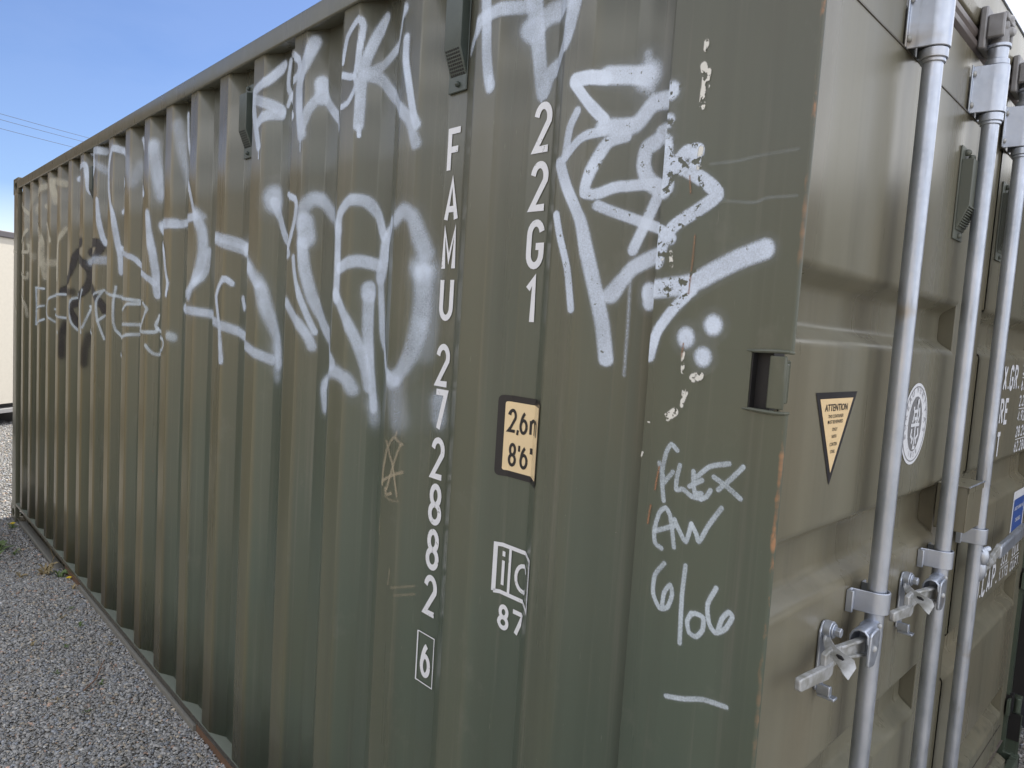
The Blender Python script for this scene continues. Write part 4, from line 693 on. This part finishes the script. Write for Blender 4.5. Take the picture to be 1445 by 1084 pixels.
def tri(s,dy=0):
    A,B,Cc=Vector((.209,1.621)),Vector((.397,1.621)),Vector((.3025,1.453)); c=(A+B+Cc)/3; return [tuple(c+(p-c)*s) for p in (Cc,B,A)]
door_mesh('warning_sticker',M_black,lambda bm:poly(bm,tri(1.0),put_door,0),0,DL)
T=door_mesh('sticker_panel',M_cream,lambda bm:poly(bm,tri(.80),put_door,0),1,DL)
def text(s,size,x,z,m,parent,y,name='sticker_lettering',sx=1,rot=0,align='CENTER'):
    cu=bpy.data.curves.new(name,'FONT'); cu.body=s; cu.size=size; cu.align_x=align; cu.offset=size*.012; cu.resolution_u=2
    o=bpy.data.objects.new(name,cu); COL.objects.link(o); bpy.context.view_layer.update()
    dg=bpy.context.evaluated_depsgraph_get(); me=bpy.data.meshes.new_from_object(o.evaluated_get(dg)); bpy.data.objects.remove(o)
    M=Matrix.Translation((x,y,z))@Matrix.Rotation(rot,4,'Y')@Matrix.Rotation(math.pi/2,4,'X')@Matrix.Diagonal((sx,1,1,1)); me.transform(M)
    return me
def texts(items,m,parent,y,name):
    bm=bmesh.new()
    for it in items: me=text(*it[:4],None,None,y,sx=it[4] if len(it)>4 else 1,rot=it[5] if len(it)>5 else 0); bm.from_mesh(me); bpy.data.meshes.remove(me)
    mb=MB(); mb.bm.free(); mb.bm=bm
    for mt in (): pass
    o=mb.out(name,m,parent,smooth=False); return o
texts([('ATTENTION',.0175,.3025,1.588,1.05),('THIS CONTAINER',.0085,.3025,1.5755,1.0),('MUST BE REPAIRED',.0085,.3025,1.5655,.95),('ONLY',.0085,.3025,1.552,1),('WITH',.0085,.3025,1.539,1),('CORTEN',.0085,.3025,1.525,1),('STEEL',.0080,.3025,1.512,1)],M_black,DL,YF-.0024,'sticker_lettering')
def disc(bm,cx,cz,r,rz,off,n=48): poly(bm,[(cx+r*math.cos(2*math.pi*i/n),cz+rz*math.sin(2*math.pi*i/n)) for i in range(n)],put_door,off)
ox,oz=.7685,1.541
door_mesh('round_sticker',M_white,lambda bm:disc(bm,ox,oz,.088,.0925,0),0,DL)
def f(bm):
    disc(bm,ox,oz,.047,.0625,0)
    ribbon(bm,[(ox+.080*math.cos(a),oz+.0845*math.sin(a)) for a in [2*math.pi*i/60 for i in range(61)]],.0022,put_door,.0001)
door_mesh('emblem_ground',M_grey,f,1,DL)
def f(bm):
    W_=.0075
    for i,q in enumerate([[(-.018,.040),(-.014,.020),(-.020,.004)],[(.004,.048),(.010,.030),(.004,.010),(.000,-.006)],[(.020,.036),(.024,.018),(.014,.002)],[(-.030,-.002),(.028,-.002)],[(-.022,-.010),(-.026,-.026),(-.012,-.034),(-.018,-.044)],[(.020,-.010),(.024,-.026),(.010,-.034),(.014,-.046)],[(0,-.006),(0,-.040),(-.004,-.054),(.010,-.054)],[(-.012,.012),(.012,.014)],[(-.02,.028),(.006,.030)]]):
        ribbon(bm,[(ox+a,oz+b) for a,b in q],W_,put_door,.0001*i)
    disc(bm,ox+.006,oz+.050,.006,.007,.0012)
door_mesh('emblem_figure',M_white,f,2,DL)
ring=[]
for s_,a0,a1 in (('BUREAU',200,118),('VERITAS',92,-12)):
    for i,ch in enumerate(s_):
        a=math.radians(a0+(a1-a0)*i/(len(s_)-1)); ring.append((ch,.021,ox+.0625*math.cos(a),oz+.071*math.sin(a),1,math.pi/2-a))
for i,ch in enumerate('1828'):
    a=math.radians(248+16*i); ring.append((ch,.017,ox+.0655*math.cos(a),oz+.0765*math.sin(a),1,-(a-math.radians(270))))
texts(ring,M_lgrey,DL,YF-.0020,'emblem_lettering')
# blue notice on the right door
door_mesh('blue_notice',M_white,lambda bm:poly(bm,rectpts(2.005,2.22,1.03,1.236,.010),put_door,0),0,DR)
door_mesh('blue_notice_panel',M_blue,lambda bm:poly(bm,rectpts(2.022,2.204,1.045,1.206,.008),put_door,0),1,DR)
texts([('SAFETY APPROVAL',.018,2.113,1.165,1),('CHECKED',.020,2.113,1.120,1),('|||||||||||',.026,2.113,1.062,1.2)],M_white,DR,YF-.0026,'notice_lettering')
# ---------------- graffiti films ----------------
def film(name,strokes,m,cell,label,off=.0012,peelfn=None,zr=(.15,2.508),wk=1,ak=1):
    strokes=[(p,w*wk,sf*.85,a*ak) for p,w,sf,a in strokes]
    allp=np.array([p for s in strokes for p in s[0]]); mg=max(s[1]*(.5+s[2]*1.6) for s in strokes)/1000+.01
    y0,y1=allp[:,0].min()-mg,allp[:,0].max()+mg; y0=max(y0,-.002 if name!='x' else y0); y1=min(y1,6.055); z0=max(zr[0],allp[:,1].min()-mg); z1=min(zr[1],allp[:,1].max()+mg)
    kn=[y0]+[k for k in PY if y0<k<y1]+[y1]; ys=[]
    for a,b in zip(kn[:-1],kn[1:]):
        if b-a<1e-3: ys.append(a); continue
        n=max(1,int(math.ceil((b-a)/cell))); ys+=list(a+(b-a)*np.arange(n)/n)
    ys.append(y1); ys=np.array(ys); zs_=np.linspace(z0,z1,int((z1-z0)/cell)+2)
    Yg,Zg=np.meshgrid(ys,zs_,indexing='ij'); keep=np.ones_like(Yg)
    for pts,w,soft,a in strokes:
        P=np.array(pts); w=w/1000; sf=soft*w*.5; R_=w/2+sf*1.6+.004+w*soft*.7
        iy=(ys>P[:,0].min()-R_)&(ys<P[:,0].max()+R_); iz=(zs_>P[:,1].min()-R_)&(zs_<P[:,1].max()+R_)
        if not iy.any() or not iz.any(): continue
        ii=np.ix_(iy,iz); yy=Yg[ii]; zz=Zg[ii]; D=np.full(yy.shape,9.)
        # smooth the traced polyline (Catmull-Rom)
        if len(P)>2:
            Q=[]; E=np.vstack([2*P[0]-P[1],P,2*P[-1]-P[-2]])
            for i in range(1,len(E)-2):
                for t in np.linspace(0,1,5)[:-1]:
                    p0,p1,p2,p3=E[i-1:i+3]; q=.5*((2*p1)+(-p0+p2)*t+(2*p0-5*p1+4*p2-p3)*t*t+(-p0+3*p1-3*p2+p3)*t**3)
                    lin=p1+(p2-p1)*t; Q.append(.7*q+.3*lin)
            Q.append(P[-1]); P=np.array(Q)
        for p,q in zip(P[:-1],P[1:]):
            d=q-p; L2=max(1e-9,d@d); t=np.clip(((yy-p[0])*d[0]+(zz-p[1])*d[1])/L2,0,1); D=np.minimum(D,np.hypot(yy-p[0]-t*d[0],zz-p[1]-t*d[1]))
        s=np.clip((w/2+sf*.9-D)/(max(sf*1.8,cell*.9)),0,1); s=s*s*(3-2*s)
        halo=.30*soft*np.exp(-np.maximum(0,D-w*.3)/(w*.42))*np.clip((R_-D)/(R_*.3),0,1)
        keep[ii]*=1-a*np.clip(s+halo*(1-s),0,1)
    cov=1-keep
    m_=cov>.015
    ny,nz_=cov.shape; fm=m_[:-1,:-1]|m_[1:,:-1]|m_[:-1,1:]|m_[1:,1:]
    # drop faces crossing the post step
    st=(ys[1:]-ys[:-1])<1e-3; fm[st,:]=False
    idx=np.full(cov.shape,-1); use=np.zeros(cov.shape,bool)
    use[:-1,:-1]|=fm; use[1:,:-1]|=fm; use[:-1,1:]|=fm; use[1:,1:]|=fm
    idx[use]=np.arange(use.sum()); Yv=Yg[use]; Zv=Zg[use]; Xv=wallx(Yv)-off
    Fi=np.argwhere(fm); a=idx[Fi[:,0],Fi[:,1]]; b=idx[Fi[:,0]+1,Fi[:,1]]; c=idx[Fi[:,0]+1,Fi[:,1]+1]; d=idx[Fi[:,0],Fi[:,1]+1]
    F4=np.stack([a,d,c,b],1)
    me=bpy.data.meshes.new(name); me.vertices.add(len(Yv)); me.vertices.foreach_set('co',np.stack([Xv,Yv,Zv],1).ravel()); me.loops.add(F4.size); me.loops.foreach_set('vertex_index',F4.ravel())
    me.polygons.add(len(F4)); me.polygons.foreach_set('loop_start',np.arange(len(F4))*4); me.polygons.foreach_set('loop_total',np.full(len(F4),4)); 
    at=me.attributes.new('cover','FLOAT','POINT'); at.data.foreach_set('value',cov[use].astype(np.float32))
    if peelfn is not None:
        ap=me.attributes.new('peel','FLOAT','POINT'); ap.data.foreach_set('value',peelfn(Yv,Zv).astype(np.float32))
    me.update(); print('film',label[:30],len(F4))
    return link(name,me,m,C,label=label)
film('graffiti_tag',TAGS['far'],M_spray_far,.008,'faded white tag at the far end of the wall',.0030,wk=.75,ak=.8)  # yellowish white of this tag carries the warm light of that end
film('graffiti_tag',TAGS['black'],M_spray_black,.008,'black spray paint tag under the white ones',.0016)
film('graffiti_tag',TAGS['main'],M_spray,.006,'tall white bubble tag across the far half of the wall',.0026,wk=.72,ak=.80)
film('graffiti_tag',TAGS['thin'],M_chalk,.004,'thin pale tag written below the big letters',.0036)
film('graffiti_tag',TAGS['upper'],M_spray,.004,'white tag high up under the top rail',.0016,wk=.9,ak=.88)
film('graffiti_tag',TAGS['big'],M_spray,.004,'large soft white tag in the middle of the wall',.0014,wk=.80,ak=.80)
film('graffiti_tag',TAGS['near'],M_spray,.0025,'white tag running down beside the near vent',.0012,wk=.80,ak=.9)
def peel_right(Y,Z):
    on_post=(Y<.2435); up=np.exp(-((Y-.52)**2)/.0016)*(Z>1.9)*.8
    mid=np.exp(-((Z-2.01)/.06)**2)*np.exp(-((Y-.40)/.06)**2)*.75
    return np.clip(np.where(on_post&(Z>1.74),.70,0)*(1-.75*(Y<.165))+mid*.7-.2,0,1)
film('graffiti_tag',TAGS['right'],M_spray_peel,.0022,'chipped white tag reaching onto the corner post with three dots',.0013,peel_right,wk=.80,ak=.93)
film('paint_chip',TAGS['chips'],M_chip,.0014,'pale paint chips on the corner post',.0016,lambda Y,Z:np.full(Y.shape,.75))
film('chalk_writing',TAGS['chalk'],M_chalk,.0012,'handwritten flex avv 6/06 note in pale marker',.0014)
film('chalk_line',TAGS['chalkline'],M_chalk,.0016,'faint pale rubbed line across the corner post',.0011)
film('rust_scratch',TAGS['rustscratch'],M_orange,.0012,'orange rusty scratches on the corner post',.0017,lambda Y,Z:np.full(Y.shape,.35))
film('rust_streak',TAGS['rustedge'],M_orange,.0009,'orange rust worn through along the corner edge',.0018,lambda Y,Z:np.full(Y.shape,.45))
film('rust_streak',TAGS['rustdark'],M_rustfilm,.0009,'dark orange rust loops beside the corner edge',.0020,lambda Y,Z:np.full(Y.shape,.3))
film('crayon_scribble',TAGS['scribble'],M_ochre,.0018,'ochre crossed scribble low on the wall',.0012)
# ---------------- surroundings ----------------
# site cabin beyond the far end
M_cabin=flat('cream_cabin_panel',(.52,.49,.43),.5); M_roofd=flat('dark_roof_trim',(.07,.065,.075),.5); M_skid=flat('grey_skid_steel',(.25,.25,.25),.6)
K=empty('site_cabin',(-1.6,10.6,0),'cream flat-sided site cabin with a dark roof edge behind the far end of the container','cabin')
def cab(o):
    o.rotation_euler=(0,0,0); return o
mb=MB(); mb.box(-6.2,3.2,0,2.4,.30,2.49)
for i in range(16): mb.box(-6.2+i*.6+.29,-6.2+i*.6+.30,-.004,.0,.32,2.44)
parts=[mb.out('wall',M_cabin,None,bevel=.01)]
mb=MB(); mb.box(-6.22,3.22,-.03,2.43,2.49,2.575); parts.append(mb.out('roof_trim',M_roofd,None,bevel=.01))
mb=MB(); mb.box(-6.2,3.2,-.01,2.4,.175,.235); 
for i in range(5): mb.box(-6.0+i*2.2,-5.75+i*2.2,.1,2.3,-.01,.175)
parts.append(mb.out('skid_frame',M_skid,None,bevel=.005))
mb=MB(); mb.box(-6.1,3.1,.12,2.3,.235,.30); parts.append(mb.out('underfloor',M_dark,None))
mb=MB(); mb.box(-3.2,-2.3,-.03,.0,.35,2.35); parts.append(mb.out('door',M_skid,None,bevel=.005))
mb=MB(); mb.box(-5.4,-4.2,-.025,.0,1.2,2.1); parts.append(mb.out('window',M_black,None,bevel=.005))
for p_ in parts: p_.parent=K; p_.matrix_parent_inverse=Matrix.Identity(4)
K.rotation_euler=(0,0,math.radians(38)); K.location=(.45,10.7,0)
# overhead lines far away between two poles
M_cable=flat('cable',(.05,.05,.055),.6)
def wire(dy,z,label):
    mb=MB(); P=[]
    # spans along a line receding to the right
    A=Vector((-34,150+dy,z)); B=Vector((75,190+dy,z-.2))
    for i in range(25):
        t=i/24; p=A.lerp(B,t); p.z-=1.6*4*t*(1-t); P.append(p)
    mb.tube(P,.040,6); return mb.out('power_line',M_cable,None,label=label,category='power line',group='overhead power lines crossing the sky')
wire(0,39.3,'uppermost of the thin power lines in the sky at left'); wire(0,38.2,'middle one of the thin power lines in the sky at left'); wire(0,36.5,'lowest of the thin power lines in the sky at left')
for q,lb in ((-34,'wooden power pole out to the left carrying the three lines'),(75,'wooden power pole hidden far behind the container')):
    yy=150 if q<0 else 190
    e=empty('power_pole',(q,yy,0),lb,'power pole','power poles')
    mb=MB(); mb.cyl((q,yy,0),(q,yy,41),.2,12,.14); mb.out('pole',M_rust,e)
    mb=MB(); mb.box(q-.9,q+.9,yy-.1,yy+.1,39.0,39.2); mb.out('cross_arm',M_rust,e)
# dandelions and weeds
M_leaf=flat('weed_leaf',(.10,.15,.045),.6); M_dry=flat('dry_weed',(.30,.24,.13),.8); M_yel=flat('dandelion_yellow',(.85,.62,.03),.6)
def blade(bm,x,y,a,l,w,lift,z=0):
    ps=[]; 
    for i in range(5):
        t=i/4; r=l*t; zz=z+lift*math.sin(t*2.2)*l; ww=w*math.sin(math.pi*(.12+.88*t))*.5 if i<4 else 0.0005
        c=Vector((x+r*math.cos(a),y+r*math.sin(a),zz)); n=Vector((-math.sin(a),math.cos(a),0))*ww; ps.append((bm.verts.new(c-n),bm.verts.new(c+n+Vector((0,0,ww*.5)))))
    for p_,q_ in zip(ps,ps[1:]): bm.faces.new((p_[0],q_[0],q_[1],p_[1]))
def weed(x,y,r,label,flower=0,dry=False,n=12,kind='weed',fpos=None):
    g0=float(gz(x,y)); e=empty(kind,(x,y,g0),label,'dandelion' if flower else 'weed')
    mb=MB()
    for i in range(n): blade(mb.bm,x+random.uniform(-r,r)*.2,y+random.uniform(-r,r)*.2,random.uniform(0,6.28),r*random.uniform(.5,1),r*random.uniform(.10,.22),random.uniform(.15,.8),g0)
    mb.out('leaves',M_dry if dry else M_leaf,e,smooth=False)
    if flower:
        fx,fy,fz=fpos or (x,y,.05); fz+=g0
        mb=MB(); mb.tube([(x,y,g0),((x+fx)/2,(y+fy)/2,g0+(fz-g0)*.6),(fx,fy,fz)],.0016,6); mb.out('stem',M_leaf,e)
        mb=MB()
        for k in range(26):
            a=k*2.4; t=.2+.8*(k/26); blade(mb.bm,fx,fy,a,flower*t,flower*.5,.5*(1.2-t),fz)
        mb.sph((fx,fy,fz+.002),flower*.45,(1,1,.5),8); mb.out('flower_head',M_yel,e,smooth=False)
weed(-.045,5.72,.07,'flowering dandelion on the gravel near the far corner of the container',.026,n=8,kind='dandelion',fpos=(-.05,5.70,.04))
weed(-.03,4.25,.08,'flowering dandelion against the bottom rail beside a green tuft',.020,n=16,kind='dandelion',fpos=(-.015,4.12,.03))
weed(-.20,5.2,.09,'dark green patch of weeds at the left edge below the far corner',n=22)
weed(-.26,4.95,.08,'leafy weed at the left edge nearest the frame',n=18)
weed(-.08,4.40,.09,'dry straw-coloured tuft next to the dandelion by the rail',dry=True,n=26)
weed(-.20,4.42,.05,'short dry weed a little out from the container',dry=True,n=14)
weed(-.14,5.05,.06,'tiny green sprout between the two dandelions',n=8)
weed(-.03,3.95,.04,'reddish dry sprig pressed against the bottom rail',dry=True,n=12)
for i,(x,y,r) in enumerate([(-.16,3.55,.03),(-.12,3.4,.035),(-.22,3.2,.03),(-.05,3.1,.03),(-.30,2.95,.025),(-.18,2.75,.03),(-.35,2.7,.025),(-.28,2.55,.025),(-.10,3.65,.03),(-.33,3.3,.03)]):
    e=weed(x,y,r,'small weed sprout scattered in the gravel along the container',n=7,dry=i%3==0)
for o in list(COL.objects):
    if o.get('label')=='small weed sprout scattered in the gravel along the container': o['group']='small weed sprouts in the gravel'
mb=MB(); mb.tube([(-.02,4.52,.0),(-.035,4.50,.06),(-.02,4.49,.12),(-.04,4.48,.19)],[.0022,.002,.0018,.001],6); mb.tube([(-.02,4.49,.12),(-.005,4.47,.15)],.0012,5); o=mb.out('dry_stalk',M_dry); o['label']='dry upright stalk standing against the far part of the bottom rail'; o['category']='stalk'
mb=MB(); mb.tube([(-.25,2.72,.104),(-.19,2.78,.110),(-.15,2.88,.108),(-.12,2.94,.110)],[.003,.0028,.0022,.0015],7); o=mb.out('twig',flat('twig_bark',(.25,.15,.10),.8)); o['label']='reddish brown twig lying on the gravel near the lower left'; o['category']='twig'
mb=MB(); mb.box(-.42,-.36,3.90,3.925,.100,.106,Matrix.Rotation(.25,3,'Z')); o=mb.out('plastic_scrap',M_white,None,bevel=.002); o['label']='small white plastic strip lying on the gravel at the left edge'; o['category']='litter'

# to the left, out of the frame: a tan shed added for warm bounce light, a dark van
M_bounce_shed=flat('bounce_shed_cladding',(.46,.38,.27),.6); M_added_roof=flat('added_building_roof',(.22,.20,.18),.6); M_vanp=flat('dark_van_paint',(.012,.012,.013),.25); M_glass=flat('dark_glass',(.01,.012,.014),.08); M_tyre=flat('tyre_rubber',(.02,.02,.02),.8)
Kd=empty('bounce_shed',(-9.5,3,0),'long tan shed added out of view to bounce warm light onto the container','shed')
mb=MB()
mb.box(-15,-9.5,-16,16,-.05,3.6)
for i in range(64): mb.box(-9.5,-9.47,-16+i*.5,-15.8+i*.5,.05,3.55)
mb.out('wall',M_bounce_shed,Kd)
mb=MB(); mb.prism([(-15.3,3.6),(-9.2,3.6),(-9.2,3.75),(-12.2,4.7),(-15.3,3.75)],'y',-16.2,16.2); mb.out('roof',M_added_roof,Kd)
for y in (-9,0,9):
    mb=MB(); mb.box(-9.468,-9.44,y-1.4,y+1.4,.0,2.8); mb.out('bounce_shed_door',M_skid,Kd,bevel=.004)
V=empty('parked_van',(-2.1,7.0,0),'dark van parked to the left of the far end of the container','van')
mb=MB(); body=roundpoly([(4.9,.35),(4.9,1.25),(5.5,1.42),(6.1,2.0),(9.5,2.05),(9.6,1.9),(9.65,.40)],.12,4,True); mb.prism(body,'x',-3.15,-1.30); mb.out('body',M_vanp,V,bevel=.05)
mb=MB(); mb.prism([(5.68,1.42),(6.15,1.88),(6.9,1.88),(6.9,1.40)],'x',-1.302,-1.292); mb.prism([(5.68,1.42),(6.15,1.88),(6.9,1.88),(6.9,1.40)],'x',-3.158,-3.148); mb.out('window',M_glass,V)
for y in (5.75,8.75):
    for x0,x1 in ((-1.53,-1.29),(-3.16,-2.92)):
        mb=MB(); mb.cyl((x0,y,.33),(x1,y,.33),.33,28); w=mb.out('wheel',M_tyre,V,bevel=.02)
        mb=MB(); mb.cyl((x0-.004,y,.33),(x1+.004,y,.33),.19,20); mb.out('rim',M_galv,w,bevel=.01)

# building added beyond the cabin, out of view, for brown reflections in the ribs
M_brown=flat('reflection_building_brick',(.30,.22,.15),.75)
Kb=empty('reflection_building',(-6,17,0),'brown brick building added out of view beyond the site cabin for its reflection','building')
mb=MB(); mb.box(-16,.2,17,24,-.05,6.2); mb.out('wall',M_brown,Kb)
mb=MB(); mb.box(-16.3,.5,16.7,24.3,6.2,6.45); mb.out('roof',M_added_roof,Kb)
for i in range(6):
    for z in (1.0,4.0):
        mb=MB(); mb.box(-15+i*2.5,-13.6+i*2.5,16.94,17.0,z,z+1.3); mb.out('window',M_glass,Kb)

# dark container added beyond the door end to shade the ground before the doors
M_nb=mat('dark_blue_grey_paint',(.035,.036,.045),.5,nodes=paint_nodes((.035,.036,.045),False,brown_mix=0))
Kn=empty('shipping_container',(4.2,1,0),'dark blue grey container added as a strip past the right edge of the doors, blocking light','shipping container')
mb=MB(); P_=[]
y=-1.9
while y<3.9: P_+=[(3.0,y),(3.0,y+.07),(3.036,y+.138),(3.036,y+.208)]; y+=.2785
pp=[(3.0,-2.0)]+[(a,c) for a,c in P_]+[(3.0,4.05),(5.4,4.05),(5.4,-2.0)]
mb.prism(pp,'z',.15,2.51); mb.out('wall',M_nb,Kn)
mb=MB(); mb.box(2.995,5.405,-2.02,4.07,2.51,2.58); mb.out('top_rail',M_nb,Kn); mb=MB(); mb.box(2.995,5.405,-2.02,4.07,-.02,.15); mb.out('bottom_rail',M_nb,Kn)
